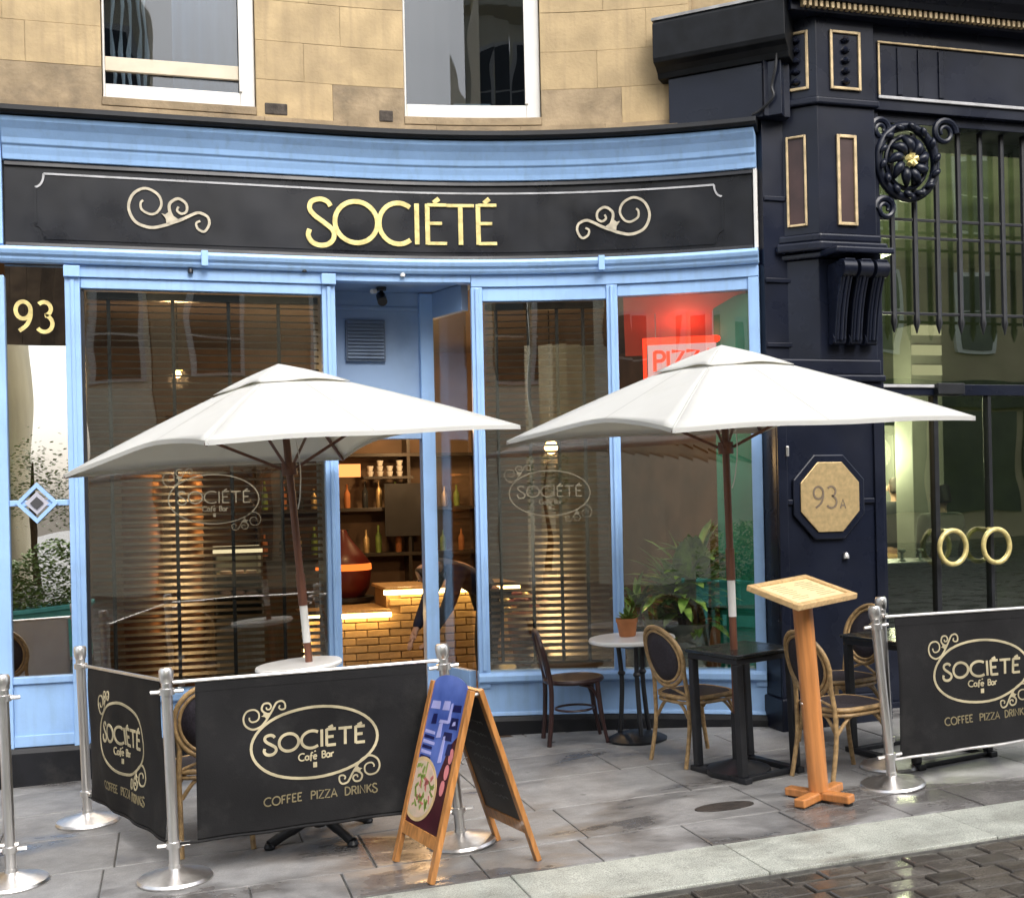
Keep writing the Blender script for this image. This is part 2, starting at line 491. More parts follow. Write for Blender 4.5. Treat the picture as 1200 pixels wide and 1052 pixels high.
class MB:
    def __init__(s):
        s.v = []
        s.f = []

    def add(s, vs, fs):
        o = len(s.v)
        s.v += [tuple(p) for p in vs]
        s.f += [tuple(i + o for i in f) for f in fs]
        return s

    def box(s, x0, x1, y0, y1, z0, z1, xf=None):
        vs = [(x, y, z) for x in (x0, x1) for y in (y0, y1) for z in (z0, z1)]
        if xf:
            vs = [xf(*p) for p in vs]
        return s.add(vs, [(0, 1, 3, 2), (4, 6, 7, 5), (0, 4, 5, 1), (2, 3, 7, 6), (0, 2, 6, 4), (1, 5, 7, 3)])

    def tube(s, pts, r, n=10, closed=False, caps=True):
        pts = [Vector(p) for p in pts]
        k = len(pts)
        rs = r if isinstance(r, (list, tuple)) else [r] * k
        rings = []
        prev = None
        for i in range(k):
            if closed:
                d = pts[(i + 1) % k] - pts[i - 1]
            else:
                d = pts[min(i + 1, k - 1)] - pts[max(i - 1, 0)]
            d.normalize()
            if prev is None:
                a = Vector((0, 0, 1)) if abs(d.z) < 0.9 else Vector((1, 0, 0))
                u = d.cross(a).normalized()
            else:
                u = (prev - d * prev.dot(d)).normalized()
            prev = u
            q = d.cross(u)
            rings.append([pts[i] + (u * math.cos(2 * PI * j / n) + q * math.sin(2 * PI * j / n)) * rs[i] for j in range(n)])
        vs = [p for ring in rings for p in ring]
        fs = []
        m = k if closed else k - 1
        for i in range(m):
            for j in range(n):
                a = i * n + j
                b = i * n + (j + 1) % n
                c2 = ((i + 1) % k) * n
                fs.append((a, b, c2 + (j + 1) % n, c2 + j))
        if not closed and caps:
            fs.append(tuple(range(n - 1, -1, -1)))
            fs.append(tuple((k - 1) * n + j for j in range(n)))
        return s.add(vs, fs)

    def lathe(s, prof, n=24, c=(0, 0, 0)):
        vs = []
        for r, z in prof:
            for j in range(n):
                a = 2 * PI * j / n
                vs.append((c[0] + r * math.cos(a), c[1] + r * math.sin(a), c[2] + z))
        fs = []
        for i in range(len(prof) - 1):
            for j in range(n):
                fs.append((i * n + j, i * n + (j + 1) % n, (i + 1) * n + (j + 1) % n, (i + 1) * n + j))
        fs.append(tuple(range(n - 1, -1, -1)))
        fs.append(tuple((len(prof) - 1) * n + j for j in range(n)))
        return s.add(vs, fs)

    def prism(s, poly, h0, h1, xf=lambda u, v, h: (u, v, h)):
        n = len(poly)
        vs = [xf(u, v, h0) for u, v in poly] + [xf(u, v, h1) for u, v in poly]
        fs = [tuple(range(n - 1, -1, -1)), tuple(range(n, 2 * n))]
        fs += [(i, (i + 1) % n, n + (i + 1) % n, n + i) for i in range(n)]
        return s.add(vs, fs)

    def build(s, name, m, parent=None, smooth=False, bevel=0.0, seg=2, solid=0.0, loc=None, data=False):
        me = bpy.data.meshes.new(name)
        me.from_pydata(s.v, [], s.f)
        me.validate()
        me.update()
        import bmesh
        bm = bmesh.new()
        bm.from_mesh(me)
        bmesh.ops.recalc_face_normals(bm, faces=bm.faces)
        bm.to_mesh(me)
        bm.free()
        if m is not None:
            me.materials.append(m)
        if smooth:
            me.polygons.foreach_set('use_smooth', [True] * len(me.polygons))
            try:
                me.set_sharp_from_angle(angle=R(smooth if isinstance(smooth, (int, float)) and smooth > 1 else 40))
            except Exception:
                pass
        o = bpy.data.objects.new(name, me)
        link(o, parent)
        if loc:
            o.location = loc
        if solid:
            md = o.modifiers.new('solid', 'SOLIDIFY')
            md.thickness = solid
            md.offset = 0
        if bevel:
            md = o.modifiers.new('bevel', 'BEVEL')
            md.width = bevel
            md.segments = seg
            md.limit_method = 'ANGLE'
            md.angle_limit = R(35)
        return o


SLOPE = 0.035


def gz(X):
    return SLOPE * (X - 2.3)


def root(name, label, cat, X, Y, rz=0.0, lean=2.0, group=None, h=0.0, z=None, leany=0.0):
    o = bpy.data.objects.new(name, None)
    o.empty_display_size = 0.2
    link(o)
    o.location = (X, Y, gz(X) + h if z is None else z)
    o.rotation_euler = (Matrix.Rotation(R(-lean), 3, 'Y') @ Matrix.Rotation(R(leany), 3, 'X') @ Matrix.Rotation(R(rz), 3, 'Z')).to_euler()
    return tag(o, label, cat, group)


# shopfront plan: straight, then a concave arc swinging towards the street
Y0, S0, RR = 8.37, 1.2, 5.2


def W(s, off, z):
    if s <= S0:
        return (s, Y0 - off, z)
    a = (s - S0) / RR
    r = RR - off
    return (S0 + r * math.sin(a), Y0 - RR + r * math.cos(a), z)


def fsteps(s0, s1):
    n = 1 if s1 <= S0 else max(1, math.ceil((s1 - s0) / 0.11))
    ss = [s0 + (s1 - s0) * i / n for i in range(n + 1)]
    if s0 < S0 < s1:
        ss = sorted(set(ss + [S0]))
    return ss


def fprof(mb, prof, s0, s1):
    """closed (off, z) profile run along the curved shopfront"""
    ss = fsteps(s0, s1)
    n = len(prof)
    vs = [W(s, o, z) for s in ss for o, z in prof]
    fs = []
    for i in range(len(ss) - 1):
        for j in range(n):
            a = i * n + j
            b = i * n + (j + 1) % n
            fs.append((a, b, b + n, a + n))
    fs.append(tuple(range(n - 1, -1, -1)))
    fs.append(tuple((len(ss) - 1) * n + j for j in range(n)))
    mb.add(vs, fs)
    return mb


def fbox(mb, s0, s1, o0, o1, z0, z1):
    return fprof(mb, [(o0, z0), (o1, z0), (o1, z1), (o0, z1)], s0, s1)


def catmull(pts, n=8, closed=False):
    P = [Vector((*p, 0)) if len(p) == 2 else Vector(p) for p in pts]
    k = len(P)
    res = []
    rng = range(k) if closed else range(k - 1)
    for i in rng:
        if closed:
            p0, p1, p2, p3 = P[i - 1], P[i], P[(i + 1) % k], P[(i + 2) % k]
        else:
            p0, p1, p2, p3 = P[max(i - 1, 0)], P[i], P[i + 1], P[min(i + 2, k - 1)]
        for j in range(n):
            t = j / n
            res.append(0.5 * ((2 * p1) + (p2 - p0) * t + (2 * p0 - 5 * p1 + 4 * p2 - p3) * t * t + (3 * p1 - p0 - 3 * p2 + p3) * t ** 3))
    if not closed:
        res.append(P[-1])
    return [tuple(p) if len(pts[0]) == 3 else (p.x, p.y) for p in res]


def arc(cx, cy, rx, ry, a0, a1, n=14):
    return [(cx + rx * math.cos(R(a0 + (a1 - a0) * i / n)), cy + ry * math.sin(R(a0 + (a1 - a0) * i / n))) for i in range(n + 1)]


def ribbon(mb, pts, wd, xf, h0=0.0, h1=0.006, closed=False):
    """a raised stroke of width wd along 2-D points; xf maps (u, v, h) to space"""
    n = len(pts)
    ws = wd if isinstance(wd, (list, tuple)) else [wd] * n
    L_, R_ = [], []
    for i in range(n):
        if closed:
            ax, ay = pts[i - 1]
            bx, by = pts[(i + 1) % n]
        else:
            ax, ay = pts[max(i - 1, 0)]
            bx, by = pts[min(i + 1, n - 1)]
        dx, dy = bx - ax, by - ay
        l = math.hypot(dx, dy) or 1
        nx, ny = -dy / l * ws[i] / 2, dx / l * ws[i] / 2
        L_.append((pts[i][0] + nx, pts[i][1] + ny))
        R_.append((pts[i][0] - nx, pts[i][1] - ny))
    vs = [xf(u, v, h1) for u, v in L_] + [xf(u, v, h1) for u, v in R_] + [xf(u, v, h0) for u, v in L_] + [xf(u, v, h0) for u, v in R_]
    fs = []
    m = n if closed else n - 1
    for i in range(m):
        j = (i + 1) % n
        fs += [(i, j, n + j, n + i), (2 * n + i, i, n + i, 3 * n + i)][:1]
        fs += [(2 * n + i, 2 * n + j, j, i), (n + i, n + j, 3 * n + j, 3 * n + i)]
    if not closed:
        fs += [(0, n, 3 * n, 2 * n), (n - 1, 3 * n - 1, 4 * n - 1, 2 * n - 1)]
    mb.add(vs, fs)
    return mb


SPINE = catmull([(0.47, .86), (0.40, .97), (0.25, 1.02), (0.08, .95), (0.04, .78), (0.14, .62), (0.33, .46), (0.50, .29), (0.52, .10), (0.41, -.05), (0.24, -.09), (0.08, -.02), (0.0, .14), (0.03, .29)], 5)
GLY = {
    'S': (0.54, [SPINE]),
    'O': (0.86, [arc(0.43, 0.5, 0.43, 0.5, 0, 360, 30)]),
    'C': (0.745, [arc(0.46, 0.5, 0.46, 0.5, 52, 308, 24)]),
    'I': (0.10, [[(0.05, 0), (0.05, 1)]]),
    'E': (0.46, [[(0.05, 0), (0.05, 1)], [(0.05, 0.03), (0.46, 0.03)], [(0.05, 0.52), (0.36, 0.52)], [(0.05, 0.97), (0.46, 0.97)]]),
    'T': (0.60, [[(0.30, 0), (0.30, 1)], [(0.0, 0.96), (0.60, 0.96)]]),
    'F': (0.44, [[(0.05, 0), (0.05, 1)], [(0.05, 0.52), (0.36, 0.52)], [(0.05, 0.97), (0.44, 0.97)]]),
    'P': (0.5, [[(0.05, 0), (0.05, 1)], [(0.05, .97), (.3, .97)] + arc(.3, .74, .2, .23, 90, -90, 8)[1:] + [(.05, .51)]]),
    'Z': (0.55, [[(0, .97), (.55, .97), (.0, .03), (.55, .03)]]),
    'A': (0.66, [[(0, 0), (.33, 1), (.66, 0)], [(.12, .33), (.54, .33)]]),
    'D': (0.62, [[(.05, 0), (.05, 1)], [(.05, .97), (.2, .97)] + arc(.2, .5, .42, .47, 90, -90, 12)[1:] + [(.05, .03)]]),
    'R': (0.54, [[(0.05, 0), (0.05, 1)], [(0.05, .97), (.3, .97)] + arc(.3, .74, .2, .23, 90, -90, 8)[1:] + [(.05, .51)], [(.25, .51), (.54, 0)]]),
    'N': (0.64, [[(.05, 0), (.05, 1), (.59, 0), (.59, 1)]]),
    'K': (0.54, [[(.05, 0), (.05, 1)], [(.52, 1), (.07, .47)], [(.2, .6), (.54, 0)]]),
    'B': (0.5, [[(0.05, 0), (0.05, 1)], [(0.05, .97), (.27, .97)] + arc(.27, .75, .19, .22, 90, -90, 8)[1:] + [(.05, .53)], [(.27, .53)] + arc(.27, .28, .22, .25, 90, -90, 8)[1:] + [(.05, .03)]]),
    'a': (0.5, [arc(.22, .3, .22, .3, 0, 360, 14), [(.44, .6), (.46, 0)]]),
    'f': (0.34, [[(.1, -.2), (.16, .75)] + arc(.28, .78, .12, .2, 180, 30, 6), [(0, .55), (.34, .55)]]),
    'e': (0.46, [[(.03, .32), (.43, .34)] + arc(.23, .3, .21, .3, 10, 320, 14)]),
    'r': (0.34, [[(.05, 0), (.05, .6)], arc(.25, .35, .2, .25, 170, 60, 6)]),
    '9': (0.5, [arc(.25, .70, .22, .28, 0, 360, 22), catmull([(.47, .72), (.455, .48), (.35, .22), (.12, .02)], 5)]),
    '3': (0.48, [arc(.22, .76, .2, .22, 140, -80, 12) + arc(.22, .27, .24, .27, 80, -145, 14)]),
    '/': (0.2, [[(.0, 1.06), (.16, 1.2)]]),
    ' ': (0.45, []),
}


def text(mb, s, u0, v0, h, xf, sw, gap=0.14, width=None, h0=0.0, h1=0.006, kern=None, shear=0.0):
    """stroke lettering; an acute accent is written as ' after its letter"""
    items = []
    x = 0.0
    i = 0
    for ch in s:
        if ch == "'":
            gx = items[-1][1]
            items.append(('acc', gx, items[-1][2]))
            continue
        wd = GLY[ch][0]
        items.append((ch, x, wd))
        x += wd + gap + (kern or {}).get(ch, 0)
    total = x - gap
    k = (width / total) if width else h
    for ch, gx, wd in items:
        if ch == 'acc':
            st = [[(wd * 0.30, 1.06), (wd * 0.72, 1.17)]]
        else:
            st = GLY[ch][1]
        for si_, pl in enumerate(st):
            pts = [(u0 + (gx + a + shear * b) * k, v0 + b * h) for a, b in pl]
            cl = len(pts) > 12 and math.hypot(pts[0][0] - pts[-1][0], pts[0][1] - pts[-1][1]) < 1e-4
            ribbon(mb, pts[:-1] if cl else pts, sw, xf, h0, h1 * (1 + 0.10 * si_), closed=cl)
    return total * k


def flourish(mb, u0, v0, ku, kv, xf, sw, h0=0.0, h1=0.006, rot=0.0):
    """the three-spiral scroll of the sign; ku < 0 mirrors it"""
    cr, sr = math.cos(rot), math.sin(rot)

    def tr(pts):
        r = []
        for a, b in pts:
            a, b = (a - 600) * ku, (345 - b) * kv
            r.append((u0 + a * cr - b * sr, v0 + a * sr + b * cr))
        return r
    big = catmull([(640, 465), (530, 505), (400, 525), (260, 470), (200, 330), (250, 195), (370, 135), (490, 190), (525, 285), (480, 370), (410, 392), (330, 350), (320, 285), (345, 255)], 5)
    sec = catmull([(640, 430), (605, 350), (610, 275), (690, 225), (770, 270), (775, 345), (725, 375), (680, 345), (695, 305)], 5)
    thd = catmull([(600, 480), (720, 435), (820, 385), (900, 358), (985, 395), (1000, 470), (950, 545), (885, 520), (870, 465), (910, 440)], 5)
    for pi_, p in enumerate((big, sec, thd)):
        q = tr(p)
        n = len(q)
        ws = [sw * (1.0 - 0.35 * i / n) for i in range(n)]
        ribbon(mb, q, ws, xf, h0, h1 * (1 + 0.14 * pi_))
    star = tr([(525, 380), (560, 390), (600, 360), (640, 400), (700, 440), (630, 455), (570, 480), (565, 430)])
    mb.prism(star, h0, h1 * 1.5, lambda u, v, h: xf(u, v, h))


def logo(parent, xf, cu, cv, wd, gold, dull, words=True, drop=0.0, thin=1.0):
    """oval emblem with the house name, as printed on banners and windows"""
    a = MB()
    rx, ry = wd / 2, wd * 0.28
    oval = [(cu + rx * math.cos(t * PI / 24), cv + ry * math.sin(t * PI / 24)) for t in range(48)]
    ribbon(a, oval, wd * 0.021 * thin, xf, 0.0, 0.0022, closed=True)
    ko = wd / 2400
    flourish(a, cu - rx * 0.80, cv + ry * 0.98, ko, ko, xf, wd * 0.016 * thin, 0.0, 0.0022, rot=0.62)
    flourish(a, cu + rx * 0.72, cv - ry * 1.0, -ko, -ko, xf, wd * 0.016 * thin, 0.0, 0.0022, rot=0.62)
    a.build('emblem', gold, parent)
    b = MB()
    text(b, "SOCIE'TE'", cu - wd * 0.40, cv - wd * 0.045, wd * 0.135, xf, wd * 0.022 * thin, gap=0.12, width=wd * 0.80, h0=0.0, h1=0.0022)
    text(b, "Cafe' Bar", cu - wd * 0.13, cv - wd * 0.135, wd * 0.055, xf, wd * 0.010, gap=0.1, width=wd * 0.28, h0=0.0, h1=0.0022)
    ribbon(b, [(cu, cv - wd * 0.16), (cu, cv - wd * 0.20)], wd * 0.03, xf, 0.0, 0.0022)
    b.build('lettering', gold, parent)
    if words:
        for wtxt, a0, a1 in (("COFFEE", -0.45, -0.12), ("PIZZA", -0.04, 0.19), ("DRINKS", 0.26, 0.55)):
            c = MB()
            text(c, wtxt, cu + wd * a0 * 0.9, cv - wd * 0.45 - drop, wd * 0.065, xf, wd * 0.010, gap=0.14, width=wd * (a1 - a0) * 0.9, h0=0.0, h1=0.0022)
            c.build('lettering', dull, parent)
    return a


def stuct(o):
    o['kind'] = 'structure'
    return o


# ================================================================== THE GROUND
def G(X, Y, h=0.0):
    return (X, Y, gz(X) + h)


g = MB()
g.add([G(-120, -120, -0.10), G(120, -120, -0.10), G(120, 4.74, -0.10), G(-120, 4.74, -0.10)], [(0, 1, 2, 3)])
road = stuct(g.build('road', ROADM))
g = MB()
g.add([G(-120, 4.738, -0.05), G(120, 4.738, -0.05), G(120, 120, -0.05), G(-120, 120, -0.05)], [(0, 1, 2, 3)])
ground = stuct(g.build('ground', JOINT))
g = MB()
g.box(-40, 40, 5.21, 9.4, -0.06, -0.010, lambda x, y, z: G(x, y, z))
pave = stuct(g.build('pavement', JOINT))


def slab(x0, x1, y0, y1, z0, z1, gap, m, parent, name, bev=0.006):
    jit = [random.uniform(-0.0022, 0.0022) for _ in range(4)]
    b = MB()
    vs = []
    for k, (x, y) in enumerate(((x0 + gap, y0 + gap), (x1 - gap, y0 + gap), (x1 - gap, y1 - gap), (x0 + gap, y1 - gap))):
        vs.append(G(x, y, z0))
        vs.append(G(x, y, z1 + jit[k]))
    b.add(vs, [(0, 2, 4, 6), (1, 7, 5, 3), (0, 1, 3, 2), (2, 3, 5, 4), (4, 5, 7, 6), (6, 7, 1, 0)])
    return b.build(name, m, parent, bevel=bev)


rows = [(5.215, 5.60), (5.60, 6.20), (6.20, 6.86), (6.86, 7.48), (7.48, 8.10), (8.10, 8.72)]
for ri, (ya, yb) in enumerate(rows):
    x = -4.2 + random.uniform(0, 0.5)
    while x < 7.2:
        L_ = random.choice((0.78, 0.92, 1.06, 1.25))
        if ri == 0:
            L_ = random.choice((0.42, 0.55, 0.62))
        slab(x, x + L_, ya, yb, -0.05, 0.0, 0.0035, FLAG, pave, 'paving_flag')
        x += L_
g = MB()
g.box(-40, 40, 4.735, 5.207, -0.16, -0.012, lambda x, y, z: G(x, y, z))
kerb = stuct(g.build('kerb', JOINT))
x = -2.0
while x < 7.5:
    L_ = random.uniform(0.95, 1.3)
    slab(x, x + L_, 4.742, 5.21, -0.10, 0.001, 0.002, BAND, kerb, 'kerb_stone', 0.006)
    x += L_
# setts of the carriageway next to the kerb
y = 4.728
r = 0
while y > 3.45:
    x = 0.55 + (0.1 if r % 2 else 0)
    while x < 5.3:
        L_ = random.uniform(0.17, 0.25)
        jz = random.uniform(-0.004, 0.003)
        slab(x, x + L_, y - 0.125, y, -0.13, -0.016 + jz, 0.004, SETT, road, 'sett', 0.010)
        x += L_
    y -= 0.125
    r += 1
# wet iron cover sunk in a flag
dr = MB()
pts = [(2.80 + 0.17 * math.cos(t), 5.80 + 0.075 * math.sin(t)) for t in [2 * PI * i / 20 for i in range(20)]]
dr.prism(pts, -0.02, 0.004, lambda u, v, h: G(u, v, h))
o = dr.build('drain_cover', DRAIN, bevel=0.002)
tag(o, 'dark rusty oval drain cover set in the flagstones before the menu stand', 'drain cover')

# ================================================================== STONE BUILDING ABOVE
sb = root('stone_building', 'tan sandstone upper storey with white sash windows above the blue shopfront', 'building', 0, 0, lean=0, z=0)
WO = -0.15


def sblock(s0, s1, z0, z1, m=STONE, proud=None, gap=0.0007, name='stone_block'):
    p = random.uniform(0, 0.003) if proud is None else proud
    b = MB()
    fbox(b, s0 + gap, s1 - gap, WO - 0.10, WO + p, z0 + gap, z1 - gap)
    return b.build(name, m, sb, bevel=0.0025)


wm = MB()
for (a, c) in ((-6.5, -0.38), (0.645, 1.68), (2.65, 3.72)):
    fbox(wm, a, c, WO - 0.45, WO - 0.006, 4.26, 9.0)
fbox(wm, 3.72, 4.6, WO - 0.45, WO - 0.05, 4.30, 9.0)
for (a, c) in ((-0.38, 0.645), (1.68, 2.65)):
    fbox(wm, a, c, WO - 0.45, WO - 0.006, 4.26, 4.455)
    fbox(wm, a, c, WO - 0.45, WO - 0.006, 6.35, 9.0)
fbox(wm, -6.5, -1.25, WO - 0.45, WO + 0.1, -0.4, 4.26)
wm.build('wall', MORTAR, sb)
courses = [(4.40, 4.662), (4.662, 4.937), (4.937, 5.224), (5.224, 5.51), (5.51, 5.80)]
segs = [(-2.4, -0.38), (0.645, 1.68), (2.65, 3.70)]
cuts = {0: [(-1.75, -1.05), (1.18,), (3.22,)], 1: [(-1.95, -1.32, -0.86), (0.98,), (3.05,)], 2: [(-1.6, -1.0), (1.24,), (3.40,)], 3: [(-1.95, -1.3, -0.8), (1.02,), (3.1,)], 4: [(-1.6, -1.0), (1.24,), (3.3,)]}
for ci, (za, zb) in enumerate(courses):
    for si, (a, c) in enumerate(segs):
        ed = [a] + list(cuts[ci][si]) + [c]
        for k in range(len(ed) - 1):
            sblock(ed[k], ed[k + 1], za, zb, STONED if ci == 0 and (k + si) % 2 == 0 else STONE)
# weathered string course under the windows
for a, c in ((-2.4, -1.5), (-1.5, -0.66), (-0.66, -0.02), (-0.02, 0.70), (0.70, 1.28), (1.28, 1.9), (1.9, 2.5), (2.5, 3.1), (3.1, 3.62)):
    sblock(a, c, 4.345, 4.40, STONED, proud=0.012)
    b = MB()
    fprof(b, [(WO - 0.1, 4.285), (0.07, 4.285), (0.085, 4.30), (WO + 0.02, 4.343), (WO - 0.1, 4.343)], a + 0.003, c - 0.003)
    b.build('stone_ledge', STONED, sb, bevel=0.004)
for a, c in ((0.70, 0.86), (1.50, 1.60)):
    b = MB()
    fbox(b, a, c, WO - 0.02, WO + 0.009, 4.415, 4.50)
    b.build('dark_patch_stone', STONEK, sb, bevel=0.01)  # near-black patch set on the wall face
for wi, (a, c) in enumerate(((-0.38, 0.645), (1.68, 2.65))):
    sill = MB()
    fbox(sill, a, c, WO - 0.1, WO + 0.012, 4.405, 4.462)
    sill.build('window_sill', STONED, sb, bevel=0.004)
    fr = MB()
    fb, ff = WO - 0.12, WO - 0.045
    fbox(fr, a + 0.005, a + 0.02, fb, ff, 4.465, 6.3)
    fbox(fr, c - 0.105, c - 0.005, fb, ff, 4.465, 6.3)
    fbox(fr, a + 0.02, c - 0.105, fb, ff, 4.465, 4.57)
    win = fr.build('window_frame', WHITE, sb, bevel=0.006)
    b = MB()
    fbox(b, c - 0.112, c - 0.09, ff - 0.01, ff + 0.012, 4.575, 6.3)
    b.build('glazing_bead', WHITE, win, bevel=0.003)
    b = MB()
    fbox(b, a + 0.02, c - 0.11, fb + 0.02, fb + 0.028, 4.565, 6.3)
    b.build('pane', GLASSU, win)
    # unlit room behind
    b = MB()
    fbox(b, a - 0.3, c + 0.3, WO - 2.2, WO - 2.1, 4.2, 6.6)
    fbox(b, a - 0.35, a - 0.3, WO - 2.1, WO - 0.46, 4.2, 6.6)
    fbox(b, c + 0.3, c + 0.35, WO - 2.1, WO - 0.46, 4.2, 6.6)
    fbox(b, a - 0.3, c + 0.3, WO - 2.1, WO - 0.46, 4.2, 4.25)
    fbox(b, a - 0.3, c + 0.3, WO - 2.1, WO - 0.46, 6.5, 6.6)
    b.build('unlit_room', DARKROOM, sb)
    if wi == 0:
        b = MB()
        fbox(b, a + 0.021, c - 0.113, fb + 0.03, fb + 0.058, 4.665, 4.762)
        b.build('meeting_rail', mat('cream_sash_paint', (0.58, 0.50, 0.38), rough=0.5, var=0.1), win, bevel=0.004)
        for k in range(5):
            b = MB()
            u = a + 0.07 + k * 0.055 + random.uniform(-.01, .01)
            b.tube([(u + 0.012 * math.sin(j * 1.7 + k), Y0 - WO + 0.34 + 0.02 * math.sin(j), 4.58 + j * 0.16) for j in range(12)], [0.008 + 0.006 * (j % 3) for j in range(12)], 6)
            b.build('pale_streak', CURTAIN, sb, smooth=True)  # pale upright streaks behind the pane
        b = MB()
        n = 24
        vs = []
        for i in range(n + 1):
            u = a + 0.47 + (0.47) * i / n
            d = 0.42 + 0.018 * math.sin(i * 1.1)
            vs += [W(u, WO - d, 4.5), W(u, WO - d, 6.4)]
        b.add(vs, [(2 * i, 2 * i + 2, 2 * i + 3, 2 * i + 1) for i in range(n)])
        b.build('sky_reflection_sheet', SLATEBL, sb, smooth=True, solid=0.004)  # stands in for sky reflected in the right part of the pane
    else:
        b = MB()
        fbox(b, a + 0.36, a + 0.62, WO - 0.27, WO - 0.16, 4.575, 4.62)
        b.build('box_on_sill', CURTAIN, sb, bevel=0.004)

# ================================================================== BLUE SHOPFRONT
sf = root('blue_shopfront', 'pale blue painted timber shopfront curving round to the right', 'shopfront', 0, 0, lean=0, z=0)


def fpart(name, m, prof, s0, s1, bevel=0.004, parent=None):
    b = MB()
    fprof(b, prof, s0, s1)
    return b.build(name, m, parent or sf, bevel=bevel)


def fb_part(name, m, s0, s1, o0, o1, z0, z1, bevel=0.004, parent=None):
    b = MB()
    fbox(b, s0, s1, o0, o1, z0, z1)
    return b.build(name, m, parent or sf, bevel=bevel)


SE = 4.155
fpart('lead_flashing', FLASH, [(-0.14, 4.20), (0.20, 4.205), (0.22, 4.225), (0.20, 4.262), (0.0, 4.283), (-0.14, 4.283)], -1.03, SE + 0.02)
fpart('cornice', BLUE, [(-0.14, 3.95), (0.055, 3.95), (0.062, 3.985), (0.075, 4.02), (0.078, 4.035), (0.092, 4.045), (0.10, 4.08), (0.13, 4.13), (0.165, 4.17), (0.175, 4.198), (-0.14, 4.198)], -0.99, SE)
fpart('fascia_backing', PLINTH, [(-0.14, 3.29), (0.0, 3.29), (0.0, 3.95), (-0.14, 3.95)], -1.0, SE - 0.02, bevel=0)
fpart('lower_moulding', BLUE, [(0.002, 3.285), (0.06, 3.285), (0.075, 3.305), (0.075, 3.318), (0.095, 3.335), (0.105, 3.36), (0.095, 3.383), (0.002, 3.388)], -1.08, SE + 0.005)
for s in (0.24, 3.03):
    fb_part('joint_cover', BLUE, s, s + 0.045, 0.06, 0.115, 3.288, 3.392)
# end boards
fb_part('end_board', WHITE, SE - 0.022, SE + 0.004, -0.05, 0.045, 3.392, 3.948)
fb_part('pilaster_board', BLUE, -1.12, -0.998, -0.1, 0.055, 3.40, 4.26)
# head rails and posts
fb_part('head_rail', BLUE, -0.63, 1.14, -0.075, 0.03, 3.205, 3.283)
fb_part('head_rail', BLUE, -0.535, 1.05, -0.055, 0.012, 3.135, 3.203)
fb_part('head_rail', BLUE, 2.11, SE, -0.075, 0.03, 3.20, 3.283)
fb_part('head_rail', BLUE, 2.19, 3.08, -0.055, 0.012, 3.10, 3.198)
fb_part('head_rail', BLUE, 3.16, 4.08, -0.055, 0.012, 3.115, 3.198)
fb_part('head_rail', BLUE, 1.142, 2.108, -0.07, 0.03, 3.232, 3.283)
posts = [(-1.12, -1.0), (-0.632, -0.537), (1.05, 1.142), (2.108, 2.19), (3.08, 3.16), (4.08, SE)]
for i, (a, c) in enumerate(posts):
    p = fb_part('post', BLUE, a, c, -0.08, 0.026 if i != 1 else 0.032, 0.10 if i in (0, 1) else 0.335, 3.203 if i not in (2, 3, 4, 5) else 3.198, bevel=0.005)
    if i in (1, 2, 3, 4):
        m_ = (a + c) / 2
        fb_part('post_bead', BLUE, m_ - 0.014, m_ + 0.014, 0.024, 0.042, 0.46, 3.19, bevel=0.006, parent=p)
    if i in (1, 2):
        fb_part('post_cap', BLUE, a - 0.004, c + 0.004, 0.024, 0.06, 3.20, 3.275, parent=p)
# stall riser, sills and plinth
fpart('sill', BLUE, [(-0.1, 0.37), (0.03, 0.37), (0.055, 0.385), (0.055, 0.425), (0.03, 0.445), (-0.1, 0.45)], -0.537, 1.142)
fpart('sill', BLUE, [(-0.1, 0.37), (0.03, 0.37), (0.055, 0.385), (0.055, 0.425), (0.03, 0.445), (-0.1, 0.45)], 2.105, SE)
fb_part('riser_panel', BLUE, -0.537, 1.142, -0.1, 0.008, 0.13, 0.37)
fb_part('riser_panel', BLUE, 2.108, SE, -0.1, 0.008, 0.135, 0.37)
fpart('riser_moulding', BLUE, [(0.008, 0.135), (0.024, 0.135), (0.018, 0.158), (0.008, 0.165)], 2.108, SE)
for (a, c) in ((-1.14, 1.142), (2.108, SE + 0.02)):
    fpart('plinth', PLINTH, [(-0.1, -0.16), (0.045, -0.16), (0.045, 0.10), (0.03, 0.132), (-0.1, 0.132)], a, c)
fb_part('riser_panel', BLUE, -1.0, -0.632, -0.06, 0.0, 0.135, 0.545)
fb_part('riser_rail', BLUE, -1.0, -0.632, -0.04, 0.02, 0.545, 0.59)
fb_part('riser_rail', BLUE, -1.0, -0.632, 0.0, 0.016, 0.135, 0.21)
# glass of the bays
gl_w1 = fb_part('pane', GLASS, -0.54, 1.055, -0.030, -0.024, 0.445, 3.14, bevel=0)
gl_w2 = fb_part('pane', GLASS, 2.185, 3.085, -0.030, -0.024, 0.445, 3.105, bevel=0)
gl_w3 = fb_part('pane', GLASS, 3.155, 4.085, -0.030, -0.024, 0.445, 3.12, bevel=0)
fb_part('glazing_bead', IRON, -0.537, -0.515, -0.05, -0.012, 0.45, 3.13, bevel=0.002)
